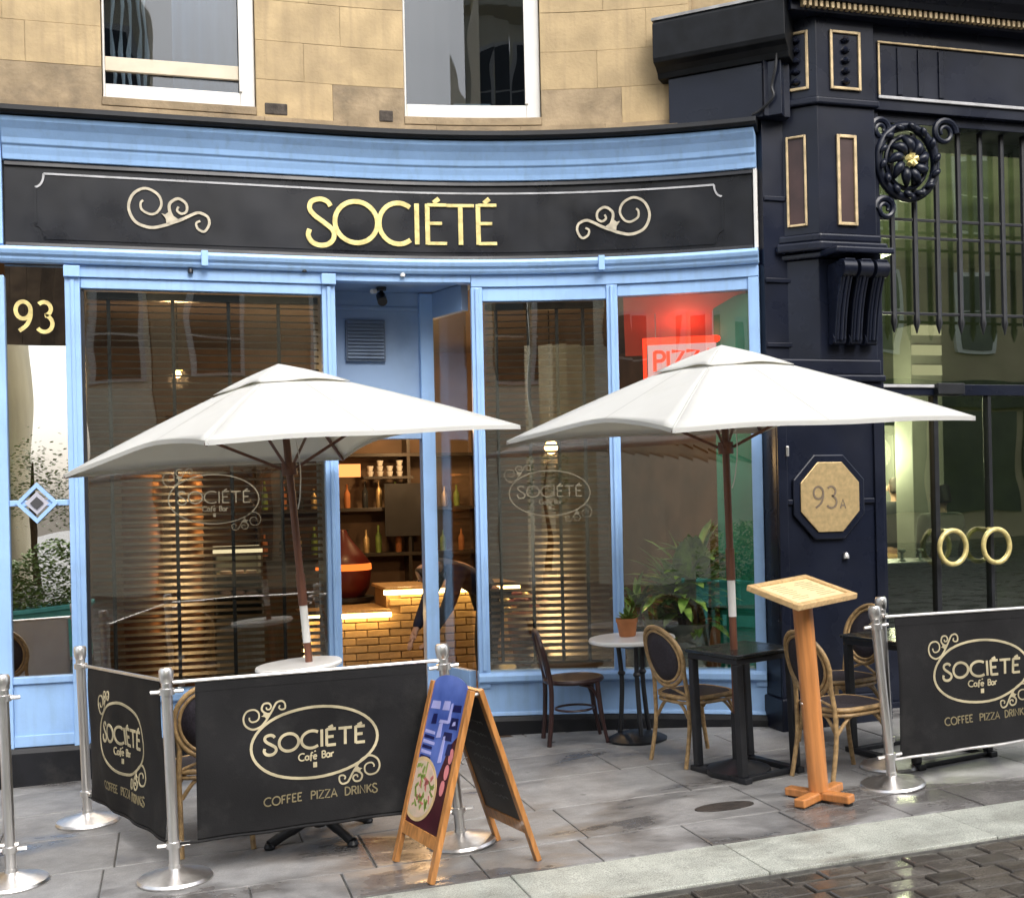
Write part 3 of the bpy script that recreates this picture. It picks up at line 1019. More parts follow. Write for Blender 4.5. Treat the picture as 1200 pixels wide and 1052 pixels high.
# number 93 side light
gl_93 = fb_part('pane', GLASSN, -1.0, -0.632, -0.028, -0.022, 1.745, 3.285, bevel=0)
gl_93b = fb_part('pane', GLASSN, -1.0, -0.632, -0.026, -0.020, 0.59, 1.70, bevel=0)
fb_part('transom_bar', BLUE, -1.0, -0.632, -0.03, 0.006, 1.703, 1.742)
dm = MB()
dc = (-0.832, 1.722)
for (ro, ri, o0, o1) in ((0.115, 0.078, -0.02, 0.022),):
    sq = [(dc[0] + ro, dc[1]), (dc[0], dc[1] + ro * 1.02), (dc[0] - ro, dc[1]), (dc[0], dc[1] - ro * 1.02)]
    ribbon(dm, [(p[0], p[1]) for p in sq], 0.034, lambda u, v, h: W(u, h, v), -0.02, 0.02, closed=True)
dmo = dm.build('lattice_diamond', BLUE, sf)
b = MB()
q = 0.075
b.prism([(dc[0] + q, dc[1]), (dc[0], dc[1] + q), (dc[0] - q, dc[1]), (dc[0], dc[1] - q)], -0.018, 0.008, lambda u, v, h: W(u, h, v))
b.build('diamond_panel', mat('lilac_grey_paint', (0.42, 0.42, 0.48), rough=0.5), dmo)
b = MB()
q = 0.042
b.prism([(dc[0] + q, dc[1]), (dc[0], dc[1] + q), (dc[0] - q, dc[1]), (dc[0], dc[1] - q)], 0.0, 0.016, lambda u, v, h: W(u, h, v))
b.build('diamond_boss', mat('dark_grey_boss', (0.06, 0.06, 0.065), rough=0.4), dmo)
b = MB()
text(b, '93', -0.945, 2.845, 0.20, lambda u, v, h: W(u, h, v), 0.026, gap=0.15, width=0.235, h0=-0.021, h1=-0.016)
b.build('house_number', GOLD, gl_93)
# recessed porch
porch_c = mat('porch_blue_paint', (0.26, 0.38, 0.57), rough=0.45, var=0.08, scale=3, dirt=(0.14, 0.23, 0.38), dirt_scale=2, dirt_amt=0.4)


def wbox(name, m, x0, x1, y0, y1, z0, z1, parent, bevel=0.004):
    b = MB()
    b.box(x0, x1, y0, y1, z0, z1)
    return b.build(name, m, parent, bevel=bevel)


wbox('porch_ceiling', porch_c, 1.06, 2.2, 8.45, 9.00, 3.26, 3.30, sf)
tp = wbox('transom_panel', porch_c, 1.10, 1.86, 8.90, 8.95, 2.27, 3.26, sf)
wbox('transom_rail', porch_c, 1.10, 1.845, 8.87, 8.97, 2.155, 2.268, sf)
wbox('panel_moulding', porch_c, 1.16, 1.84, 8.888, 8.898, 3.12, 3.15, tp, 0.003)
wbox('door_frame', BLUE, 1.846, 1.948, 8.85, 8.97, -0.02, 3.25, sf)
wbox('door_frame', BLUE, 1.06, 1.14, 8.85, 8.97, -0.02, 3.25, sf)
vg = wbox('ventilation_grille', mat('grille_grey_blue', (0.10, 0.14, 0.20), rough=0.5), 1.285, 1.585, 8.868, 8.898, 2.735, 3.045, sf)
for k in range(11):
    z = 2.755 + k * 0.026
    b = MB()
    b.add([(1.30, 8.853, z), (1.57, 8.853, z), (1.57, 8.867, z + 0.02), (1.30, 8.867, z + 0.02)], [(0, 1, 2, 3)])
    b.build('louvre', mat('louvre_grey', (0.17, 0.22, 0.30), rough=0.5) if k == 0 else MATS['louvre_grey'], vg, solid=0.003)
# glazed right-hand return of the porch
pA, pB = Vector((1.955, 8.91, 0)), Vector((2.105, 8.46, 0))


def porch_quad(name, m, t0, t1, z0, z1, th, parent=sf, bevel=0.003):
    a = pA.lerp(pB, t0)
    c = pA.lerp(pB, t1)
    d = (c - a).normalized()
    nrm = Vector((-d.y, d.x, 0)) * th
    b = MB()
    vs = []
    for p in (a - nrm, c - nrm, c + nrm, a + nrm):
        vs += [(p.x, p.y, z0), (p.x, p.y, z1)]
    b.add(vs, [(0, 2, 4, 6), (1, 7, 5, 3), (0, 1, 3, 2), (2, 3, 5, 4), (4, 5, 7, 6), (6, 7, 1, 0)])
    return b.build(name, m, parent, bevel=bevel)


porch_quad('pane', GLASS, 0.0, 1.0, 0.447, 3.06, 0.003, bevel=0)
porch_quad('riser_panel', BLUE, 0.0, 0.985, 0.0, 0.44, 0.03)
porch_quad('head_rail', porch_c, 0.0, 0.985, 3.065, 3.255, 0.03)
wbox('porch_side_wall', porch_c, 1.06, 1.10, 8.46, 8.85, -0.02, 3.25, sf)
b = MB()
b.box(1.10, 2.10, 8.40, 9.0, -0.06, 0.004)
b.build('doorstep', mat('porch_step_stone', (0.20, 0.19, 0.18), rough=0.5, var=0.2, scale=6), sf, bevel=0.01)
# gold window emblems
FAINT = mat('faded_window_gilding', (0.15, 0.13, 0.085), rough=0.6, var=0.35, scale=14)
logo(gl_w1, lambda u, v, h: W(u, -0.0238 + h, v), 0.294, 1.725, 0.60, FAINT, FAINT, words=False, thin=0.6)
logo(gl_w2, lambda u, v, h: W(u, -0.0238 + h, v), 2.645, 1.72, 0.58, FAINT, FAINT, words=False, thin=0.7)
# small bolts and the bracket tab
for s, z in ((0.17, 3.268), (0.93, 3.30), (1.62, 3.286)):
    b = MB()
    c0 = W(s, 0.05, z)
    b.lathe([(0.0, -0.02), (0.018, -0.02), (0.018, 0.0), (0.010, 0.012), (0.0, 0.012)], 10, c0)
    b.build('bracket_bolt', IRON if s < 1 else WHITE, sf, smooth=True)

# ------------------------------------------------------------------ fascia sign
sg = root('fascia_sign', 'long black fascia sign with gold lettering and scrolls over the shop windows', 'sign', 0, 0, lean=0, z=0)
b = MB()
fprof(b, [(0.003, 3.392), (0.028, 3.392), (0.028, 3.945), (0.003, 3.945)], -0.985, SE - 0.03)
board = b.build('board', BLACK, sg)
for z0, z1 in ((3.392, 3.418), (3.915, 3.945)):
    b = MB()
    fprof(b, [(0.029, z0), (0.045, z0), (0.040, z1), (0.029, z1)], -0.985, SE - 0.03)
    b.build('edge_moulding', BLACK, sg, bevel=0.003)
SG = lambda u, v, h: W(u, 0.0285 + h, v)
LT = {}
lt = [('S', 0.964, 0.183), ('O', 1.150, 0.300), ('C', 1.462, 0.222), ('I', 1.710, 0.042), ('E', 1.790, 0.155), ('T', 1.945, 0.198), ('E', 2.155, 0.150)]
lz, lh = 3.497, 0.290
for i, (ch, u0, wd) in enumerate(lt):
    b = MB()
    gw = GLY[ch][0]
    kx = wd / gw
    for si_, pl in enumerate(GLY[ch][1]):
        pts = [(u0 + a * kx, lz + c * lh) for a, c in pl]
        cl = len(pts) > 12 and math.hypot(pts[0][0] - pts[-1][0], pts[0][1] - pts[-1][1]) < 1e-4
        vert = abs(pl[0][0] - pl[-1][0]) < 1e-6 and len(pl) == 2
        ribbon(b, pts[:-1] if cl else (pts if len(pts) > 2 or True else pts), 0.034 if (vert or len(pl) > 4) else 0.023, SG, 0.0, 0.012 + 0.0006 * si_, closed=cl)
    if ch == 'E':
        ribbon(b, [(u0 + wd * 0.40, lz + lh * 1.02), (u0 + wd * 0.66, lz + lh * 1.13)], 0.032, SG, 0.0, 0.0150)
    b.build('letter', GOLD, sg, bevel=0.002)
for mir in (1, -1):
    b = MB()
    flourish(b, 0.040 if mir == 1 else 3.143, 3.668, 0.000648 * mir, 0.000668, SG, 0.021, 0.0, 0.009)
    b.build('scroll_ornament', GOLDP, sg)
# silver line border with notched corners
zt, zb_, zl, zr = 3.872, 3.452, -0.745, 3.86


def sline(name, pts, m=LINEC, wd=0.013):
    dense = []
    for (a, c), (e, f_) in zip(pts[:-1], pts[1:]):
        n = max(1, int(math.hypot(e - a, f_ - c) / 0.1))
        dense += [(a + (e - a) * i / n, c + (f_ - c) * i / n) for i in range(n)]
    dense.append(pts[-1])
    b = MB()
    ribbon(b, dense, wd, SG, 0.0, 0.006)
    return b.build(name, m, sg)


sline('border_line', [(zl, zt), (zr, zt - 0.012)])
sline('border_corner', arc(zl - 0.055, zt, 0.055, 0.09, 0, -90, 8))
sline('border_corner', [(p[0], p[1]) for p in arc(zr + 0.055, zt - 0.012, 0.055, 0.085, 180, 270, 8)])
sline('border_line', [(zl, zb_), (zr, zb_)], BLACK, 0.016)
sline('border_corner', arc(zl - 0.055, zb_, 0.055, 0.085, 0, 90, 8), BLACK, 0.016)
sline('border_corner', arc(zr + 0.055, zb_, 0.055, 0.085, 180, 90, 8), BLACK, 0.016)
sline('border_line', [(zl - 0.055, zt - 0.09), (zl - 0.055, zb_ + 0.085)], BLACK, 0.016)
sline('border_line', [(zr + 0.055, zt - 0.1), (zr + 0.055, zb_ + 0.085)], BLACK, 0.016)

# ------------------------------------------------------------------ porch spotlight
t = root('porch_camera', 'small black security camera hanging under the porch lintel', 'camera', 1.53, 8.70, lean=0, z=3.26)
b = MB()
b.lathe([(0.0, -0.025), (0.035, -0.025), (0.04, 0.0), (0.0, 0.0)], 14)
b.build('mount', LAMPBLK, t, smooth=True)
b = MB()
b.tube([(0.0, 0.02, -0.06), (0.0, -0.05, -0.115)], 0.036, 14)
b.tube([(0, 0, -0.02), (0, 0, -0.075)], 0.013, 8)
b.build('body', LAMPBLK, t, smooth=True)
b = MB()
b.tube([(-0.045, -0.01, -0.03), (-0.075, -0.03, -0.038)], 0.018, 10)
b.build('sensor', WHITE, t, smooth=True)

# ================================================================== CAFE INTERIOR
b = MB()
b.add([(-1.4, 8.45, 0.0), (5.2, 8.45, 0.0), (5.2, 13.4, 0.0), (-1.4, 13.4, 0.0)], [(0, 1, 2, 3)])
b.add([(2.11, 8.45, 0.0), (2.11, 8.20, 0.0), (4.0, 7.62, 0.0), (5.2, 8.45, 0.0)], [(0, 1, 2, 3)])
stuct(b.build('cafe_floor', FLOORC))
b = MB()
b.box(-1.4, 5.2, 8.56, 13.4, 3.40, 3.45)
stuct(b.build('cafe_ceiling', CEILC))
b = MB()
b.box(-1.4, 5.2, 13.4, 13.5, -0.1, 3.45)
b.box(-1.5, -1.4, 8.5, 13.5, -0.1, 3.45)
b.box(5.2, 5.3, 8.3, 13.5, -0.1, 3.45)
stuct(b.build('cafe_wall', WALLC))
# teal board, and a soffit with red neon glow painted on, in the end bay
a_, c_ = W(4.075, -0.06, 0), (3.855, 7.99, 0)
b = MB()
vs = []
for p in (a_, c_, (c_[0] + 0.03, c_[1] + 0.02), (a_[0] + 0.03, a_[1] + 0.02)):
    vs += [(p[0], p[1], 0.0), (p[0], p[1], 3.1)]
b.add(vs, [(0, 2, 4, 6), (1, 7, 5, 3), (0, 1, 3, 2), (2, 3, 5, 4), (4, 5, 7, 6), (6, 7, 1, 0)])
t = b.build('teal_end_panel', TEAL)
tag(t, 'glossy teal green panel closing the right end of the curved window', 'panel')
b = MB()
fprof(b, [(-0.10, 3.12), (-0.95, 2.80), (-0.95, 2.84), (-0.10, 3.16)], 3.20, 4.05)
t = b.build('neon_glow_soffit', CORAL)
tag(t, 'sloping soffit coloured red with neon glow over the curved end window', 'soffit')


def blind(s0, s1, zt, zb, label, off=-0.115, pitch=0.0475):
    t = root('venetian_blind', label, 'blind', 0, 0, lean=0, z=0, group='dark slatted blinds in the shop windows')
    A = Vector(W(s0, off, 0))
    B = Vector(W(s1, off, 0))
    d = (B - A).normalized()
    nrm = Vector((d.y, -d.x, 0))
    ang = math.atan2(d.y, d.x)
    L_ = (B - A).length
    b = MB()
    b.box(0, L_, -0.03, 0.03, zt, zt + 0.05)
    o = b.build('head_box', SLAT, t, bevel=0.004)
    o.location = A
    o.rotation_euler[2] = ang
    n = int((zt - zb) / pitch)
    first = None
    for k in range(n):
        z = zt - 0.03 - k * pitch
        if first is None:
            b = MB()
            b.box(0, L_, -0.0235, 0.0235, -0.0016, 0.0016, lambda x, y, z: (x, y, z + y * 0.34 - 2.2 * y * y))
            o = b.build('slat', SLAT, t)
            first = o
        else:
            o = first.copy()
            link(o, t)
        o.location = (A.x, A.y, z)
        o.rotation_euler = (random.uniform(-0.02, 0.02), random.uniform(-0.0012, 0.0012), ang)
    b = MB()
    b.box(0, L_, -0.02, 0.02, -0.012, 0.008)
    o = b.build('bottom_rail', SLAT, t, bevel=0.003)
    o.location = (A.x, A.y, zb)
    o.rotation_euler[2] = ang
    for f in (0.09, 0.36, 0.60, 0.82):
        b = MB()
        b.box(f * L_ - 0.012, f * L_ + 0.012, -0.029, -0.027, zb, zt)
        o = b.build('ladder_tape', TAPE, t)
        o.location = A
        o.rotation_euler[2] = ang
    return t


blind(-0.505, 1.035, 3.08, 0.50, 'dark wooden venetian blind behind the wide left shop window')
blind(2.215, 3.06, 3.05, 0.50, 'dark wooden venetian blind behind the window right of the doorway')

# counter seen through the doorway
t = root('service_counter', 'brick fronted service counter with glowing warm edge seen through the doorway', 'counter', 0, 0, lean=0, z=0)
b = MB()
b.box(1.20, 3.2, 11.06, 11.7, 0.0, 0.66)
b.box(1.93, 3.2, 11.06, 11.7, 0.662, 0.86)
b.build('carcass', mat('counter_mortar', (0.34, 0.21, 0.095), rough=0.8), t)
br = None
for r_ in range(12):
    z = 0.02 + r_ * 0.0705
    x = 1.22 + (0.0 if r_ % 2 else 0.105)
    while x < 3.1:
        if z < 0.60 or x > 1.92:
            if br is None:
                bb = MB()
                bb.box(0, 0.20, 0, 0.03, 0, 0.06)
                br = bb.build('brick', BRICKC, t, bevel=0.004)
                o = br
            else:
                o = br.copy()
                link(o, t)
            o.location = (x, 11.028 + random.uniform(0, 0.008), z)
        x += 0.21
for (x0, x1, z) in ((1.15, 1.955, 0.665), (1.90, 3.2, 0.865)):
    b = MB()
    b.box(x0, x1, 10.95, 11.72, z + 0.005, z + 0.035)
    b.build('worktop', OAK, t, bevel=0.006)
    b = MB()
    b.box(x0, x1, 10.945, 11.024, z - 0.035, z + 0.004)
    b.build('light_strip', WARMLED, t)
b = MB()
b.box(1.15, 1.19, 10.96, 11.02, 0.03, 0.63)
b.build('light_strip', WARMLED, t)
# red oven
t = root('pizza_oven', 'red dome pizza oven with glowing copper mouth behind the counter', 'oven', 1.66, 11.95, lean=0, z=0.0)
b = MB()
b.lathe([(0.26, 0.0), (0.26, 0.70), (0.30, 0.72), (0.30, 0.76), (0.0, 0.76)], 24)
b.build('stand', IRON, t, smooth=True)
b = MB()
b.lathe([(0.20, 0.76), (0.25, 0.84), (0.272, 0.96), (0.265, 1.10), (0.20, 1.19), (0.12, 1.28), (0.06, 1.36), (0.035, 1.42), (0.0, 1.43)], 28)
b.build('dome', REDOVEN, t, smooth=True)
b = MB()
b.lathe([(0.262, 1.02), (0.280, 1.03), (0.276, 1.085), (0.255, 1.095)], 28)
b.build('glowing_band', EMBER, t, smooth=True)
# bar back: shelves with lit panel, cups and bottles
t = root('bar_shelving', 'dark bar shelving with an orange lit panel above the oven', 'shelving', 0, 0, lean=0, z=0)
b = MB()
b.box(0.9, 3.4, 13.1, 13.36, 1.60, 1.64)
b.box(0.9, 3.4, 13.1, 13.36, 2.20, 2.24)
b.box(0.9, 3.4, 13.1, 13.36, 1.10, 1.14)
for x in (0.9, 1.72, 2.55, 3.36):
    b.box(x, x + 0.04, 13.102, 13.358, 0.4, 2.6)
b.build('frame', SLAT, t, bevel=0.003)
b = MB()
b.box(1.62, 2.02, 13.03, 13.06, 1.98, 2.12)
b.build('lit_panel', LITPANEL, t)
b = MB()
b.box(2.28, 2.75, 13.03, 13.06, 1.32, 1.90)
b.build('blackboard', BOARDK, t)
for k in range(26):
    x = 1.0 + (k % 13) * 0.18 + random.uniform(-.03, .03)
    z = 1.64 if k < 13 else 1.14
    t2 = root('bottle', 'slim %s bottle on the %s bar shelf, %s from the left' % (['green', 'orange', 'black', 'gold'][k % 4], 'upper' if k < 13 else 'lower', ['first', 'second', 'third', 'fourth', 'fifth', 'sixth', 'seventh', 'eighth', 'ninth', 'tenth', 'eleventh', 'twelfth', 'thirteenth'][k % 13]), 'bottle', x, 13.2, lean=0, z=z, group='bottles on the bar shelves')
    b = MB()
    h = random.uniform(0.22, 0.32)
    b.lathe([(0.032, 0), (0.035, 0.01), (0.035, h * 0.6), (0.012, h * 0.78), (0.012, h), (0.0, h)], 10)
    b.build('glass_body', [LEAFD, TERRA, GLASSO, BRASS][k % 4], t2, smooth=True)
for k in range(4):
    t2 = root('cup_stack', ['short white cup stack at the left end of the cup shelf', 'taller white cup stack second from the left on the cup shelf', 'short white cup stack third on the cup shelf', 'taller white cup stack at the right end of the cup shelf'][k], 'cups', 2.15 + k * 0.11, 13.18, lean=0, z=2.24 if False else 1.985, group='cup stacks above the bar')
    b = MB()
    for j in range(2 + k % 2):
        b.lathe([(0.025, j * 0.06), (0.04, j * 0.06 + 0.055), (0.0, j * 0.06 + 0.055)], 12)
    b.build('cup', WHITE, t2, smooth=True)
b = MB()
b.box(2.06, 2.62, 13.08, 13.3, 1.955, 1.984)
o = b.build('cup_shelf', SLAT)
tag(o, 'short dark shelf carrying stacked white cups', 'shelf')

# copper drums and the lit pastry cabinet behind the left window
for k, (x, y, r_) in enumerate(((-0.22, 10.5, 0.16), (0.14, 10.55, 0.13))):
    t = root('copper_drum', ['broad copper drum glowing behind the left blind', 'narrow copper drum with warm light beside the broad one'][k], 'drum', x, y, lean=0, z=0.0)
    b = MB()
    pr = [(r_, 0.0)]
    for j in range(20):
        z = 0.62 + j * 0.068
        pr += [(r_, z), (r_ + 0.012, z + 0.02), (r_, z + 0.045)]
    pr.append((0.0, pr[-1][1]))
    b.lathe(pr, 28)
    b.build('body', COPPER, t, smooth=True)
t = root('pastry_cabinet', 'cream lit pastry cabinet seen through the left blind', 'cabinet', 0.56, 10.5, lean=0, z=0.0)
b = MB()
b.box(-0.20, 0.20, -0.05, 0.40, 0.0, 0.72)
b.box(-0.20, -0.185, -0.05, 0.40, 0.722, 1.26)
b.box(0.185, 0.20, -0.05, 0.40, 0.722, 1.26)
b.box(-0.183, 0.183, 0.38, 0.40, 0.722, 1.26)
b.build('carcass', GREYW, t, bevel=0.004)
b = MB()
b.box(-0.20, 0.20, -0.055, 0.395, 1.262, 1.33)
b.build('light_header', CREAMLIT, t)
for z in (0.90, 1.08):
    b = MB()
    b.box(-0.182, 0.182, -0.03, 0.375, z, z + 0.012)
    b.build('shelf', OAK, t)
    for j in range(3):
        b = MB()
        b.lathe([(0.0, 0.0), (0.045, 0.0), (0.05, 0.03), (0.0, 0.055)], 12, (-0.11 + j * 0.11, 0.05, z + 0.013))
        b.build('pastry', CHEESE, t, smooth=True)


def point(name, loc, energy, colr, size, parent):
    l = bpy.data.lights.new(name, 'POINT')
    l.energy = energy
    l.color = colr
    l.shadow_soft_size = size
    o = bpy.data.objects.new(name, l)
    link(o, parent)
    o.location = loc
    return o


def pendant(X, Y, Z, label, energy, r_=0.07, top=3.40):
    t = root('pendant_lamp', label, 'lamp', X, Y, lean=0, z=Z, group='warm pendant lamps in the cafe')
    b = MB()
    b.lathe([(0.0, -r_), (r_ * 0.7, -r_ * 0.7), (r_, 0.0), (r_ * 0.7, r_ * 0.7), (r_ * 0.3, r_), (0.0, r_)], 16)
    b.build('bulb', WARM, t, smooth=True)
    b = MB()
    b.tube([(0, 0, r_ * 0.95), (0, 0, top - Z)], 0.006, 6)
    b.build('flex', LAMPBLK, t)
    b = MB()
    b.lathe([(0.02, r_ * 1.7), (0.035, r_ * 1.4), (0.045, r_ * 0.98), (0.0, r_ * 0.98)], 12)
    b.build('lamp_holder', BRASS, t, smooth=True)
    point('lamp_light', (0, 0, -r_ * 1.5), energy, (1.0, 0.60, 0.27), 0.08, t)
    return t


pendant(3.14, 9.70, 2.12, 'bright round pendant lamp glowing behind the right hand blind', 24, 0.06)
pendant(0.09, 10.45, 2.80, 'small pendant lamp high behind the left blind', 17, 0.032)
pendant(1.75, 10.6, 2.75, 'pendant lamp over the service counter inside the doorway', 26, 0.05)
pendant(2.5, 12.4, 2.6, 'pendant lamp before the bar shelves at the back', 26, 0.05)

# red lit pizza sign hanging in the curved window
A = Vector(W(3.36, -0.30, 2.53))
B = Vector(W(3.87, -0.30, 2.53))
ang = math.atan2(B.y - A.y, B.x - A.x)
t = bpy.data.objects.new('neon_sign', None)
link(t)
t.location = A
t.rotation_euler[2] = ang
tag(t, 'glowing red edged pizza sign hanging in the curved window', 'neon sign')
LS = (B - A).length
b = MB()
b.box(0, LS, -0.012, 0.03, 0, 0.27)
b.build('face', NEONW, t, bevel=0.01)
b = MB()
b.tube([(-0.02, -0.015, -0.02), (LS + 0.02, -0.015, -0.02), (LS + 0.02, -0.015, 0.29), (-0.02, -0.015, 0.29)], 0.03, 8, closed=True)
b.build('neon_tube', NEONR, t, smooth=True)
b = MB()
text(b, 'PIZZA', 0.045, 0.07, 0.145, lambda u, v, h: (u, -0.013 - h, v), 0.026, gap=0.12, width=LS - 0.09, h0=0, h1=0.008)
b.build('lettering', NEONR, t)
b = MB()
b.tube([(0.06, 0.01, 0.27), (0.06, 0.01, 0.50)], 0.004, 6)
b.tube([(LS - 0.06, 0.01, 0.27), (LS - 0.06, 0.01, 0.50)], 0.004, 6)
b.build('hanging_wire', STEEL, t)
point('neon_light', (LS / 2, 0.10, 0.34), 2.6, (1.0, 0.20, 0.11), 0.15, t)

# strap-leaved plant in the curved window
def strap_plant(name, label, X, Y, z, h, n, spread, m, seed, canes=3, pot=True, cat='plant', lw=0.035):
    rnd = random.Random(seed)
    t = root(name, label, cat, X, Y, lean=0, z=z)
    if pot:
        b = MB()
        b.lathe([(0.10, 0.0), (0.13, 0.02), (0.165, 0.28), (0.172, 0.28), (0.172, 0.32), (0.15, 0.32), (0.14, 0.27), (0.0, 0.27)], 24)
        b.build('pot', GREYW, t, smooth=True)
    b = MB()
    tops = []
    for k in range(canes):
        a = 2 * PI * k / canes + 0.5
        ht = h * (0.35 + 0.5 * k / max(1, canes - 1))
        p0 = (0.05 * math.cos(a), 0.05 * math.sin(a), 0.25 if pot else 0)
        p1 = (0.10 * math.cos(a), 0.10 * math.sin(a), ht)
        b.tube([p0, ((p0[0] + p1[0]) / 2 + 0.01, (p0[1] + p1[1]) / 2, (p0[2] + p1[2]) / 2), p1], [0.022, 0.018, 0.014], 8)
        tops.append((p1, p0))
    b.build('stem', BARK, t, smooth=True)
    b = MB()
    for i in range(n):
        (tx, ty, tz), (bx, by, bz) = tops[i % canes]
        f = rnd.uniform(0.45, 1.0)
        o = Vector((bx + (tx - bx) * f, by + (ty - by) * f, bz + (tz - bz) * f))
        az = rnd.uniform(0, 2 * PI)
        el = R(rnd.uniform(5, 80))
        ln = rnd.uniform(0.22, 0.42) * spread
        d = Vector((math.cos(az) * math.cos(el), math.sin(az) * math.cos(el), math.sin(el)))
        side = Vector((-math.sin(az), math.cos(az), 0))
        pts = []
        p = o.copy()
        for j in range(7):
            pts.append(p.copy())
            p = p + d * (ln / 6)
            d = (d + Vector((0, 0, -0.16))).normalized()
        vs = []
        for j, q_ in enumerate(pts):
            wd = lw * (0.35 + 1.5 * (j / 6)) * (1 - (j / 6) ** 2.2) + 0.002
            up = Vector((0, 0, 0.25 * wd))
            vs += [q_ - side * wd + up, q_, q_ + side * wd + up]
        fs = []
        for j in range(6):
            a = 3 * j
            fs += [(a, a + 3, a + 4, a + 1), (a + 1, a + 4, a + 5, a + 2)]
        b.add(vs, fs)
    b.build('foliage', m, t, smooth=60)
    return t


pp = W(3.60, -0.30, 0)
strap_plant('dragon_tree', 'tall leafy green dragon tree in the curved window', pp[0], pp[1], 0.425, 0.92, 280, 1.1, LEAF, 3, canes=5, lw=0.044)
b = MB()
fbox(b, 2.2, 4.05, -0.75, -0.13, 0.40, 0.425)
o = b.build('window_shelf', SLAT, None, bevel=0.003)
tag(o, 'low dark shelf along the inside of the curved window', 'shelf')
pp = W(3.30, -0.30, 0)
strap_plant('small_window_plant', 'smaller leafy plant by the mullion of the curved window', pp[0], pp[1], 0.425, 0.6, 50, 0.7, LEAF, 5, canes=2, lw=0.03)
# orange flowers behind the right blind
pp = W(2.45, -0.45, 0)
t = root('flower_bowl', 'bowl of orange flowers behind the right hand blind', 'flowers', pp[0], pp[1], lean=0, z=0.425)
b = MB()
b.lathe([(0.05, 0), (0.06, 0.01), (0.11, 0.28), (0.115, 0.40), (0.10, 0.40), (0.0, 0.36)], 18)
b.build('bowl', TERRA, t, smooth=True)
for k in range(14):
    a = k * 2.4
    r_ = 0.03 + 0.011 * k
    b = MB()
    b.lathe([(0.0, -0.02), (0.035, -0.01), (0.045, 0.015), (0.02, 0.03), (0.0, 0.032)], 9, (r_ * math.cos(a), r_ * math.sin(a), 0.50 - 0.006 * k + 0.04 * (k % 2)))
    b.build('bloom', CORAL if k % 3 else GOLD, t, smooth=True)

# ------------------------------------------------------------------ people (skin-modifier figures)
def skinned(name, m, parent, J, E, rootj, sub=2):
    names = list(J)
    me = bpy.data.meshes.new(name)
    me.from_pydata([J[k][0] for k in names], [(names.index(a), names.index(c)) for a, c in E], [])
    o = bpy.data.objects.new(name, me)
    link(o, parent)
    me.materials.append(m)
    md = o.modifiers.new('skin', 'SKIN')
    md.use_smooth_shade = True
    if not me.skin_vertices:
        bpy.context.view_layer.update()
    sv = me.skin_vertices[0].data
    for i, k in enumerate(names):
        r_ = J[k][1]
        sv[i].radius = r_ if isinstance(r_, tuple) else (r_, r_)
        sv[i].use_root = (k == rootj)
    ms = o.modifiers.new('sub', 'SUBSURF')
    ms.levels = sub
    ms.render_levels = sub
    return o


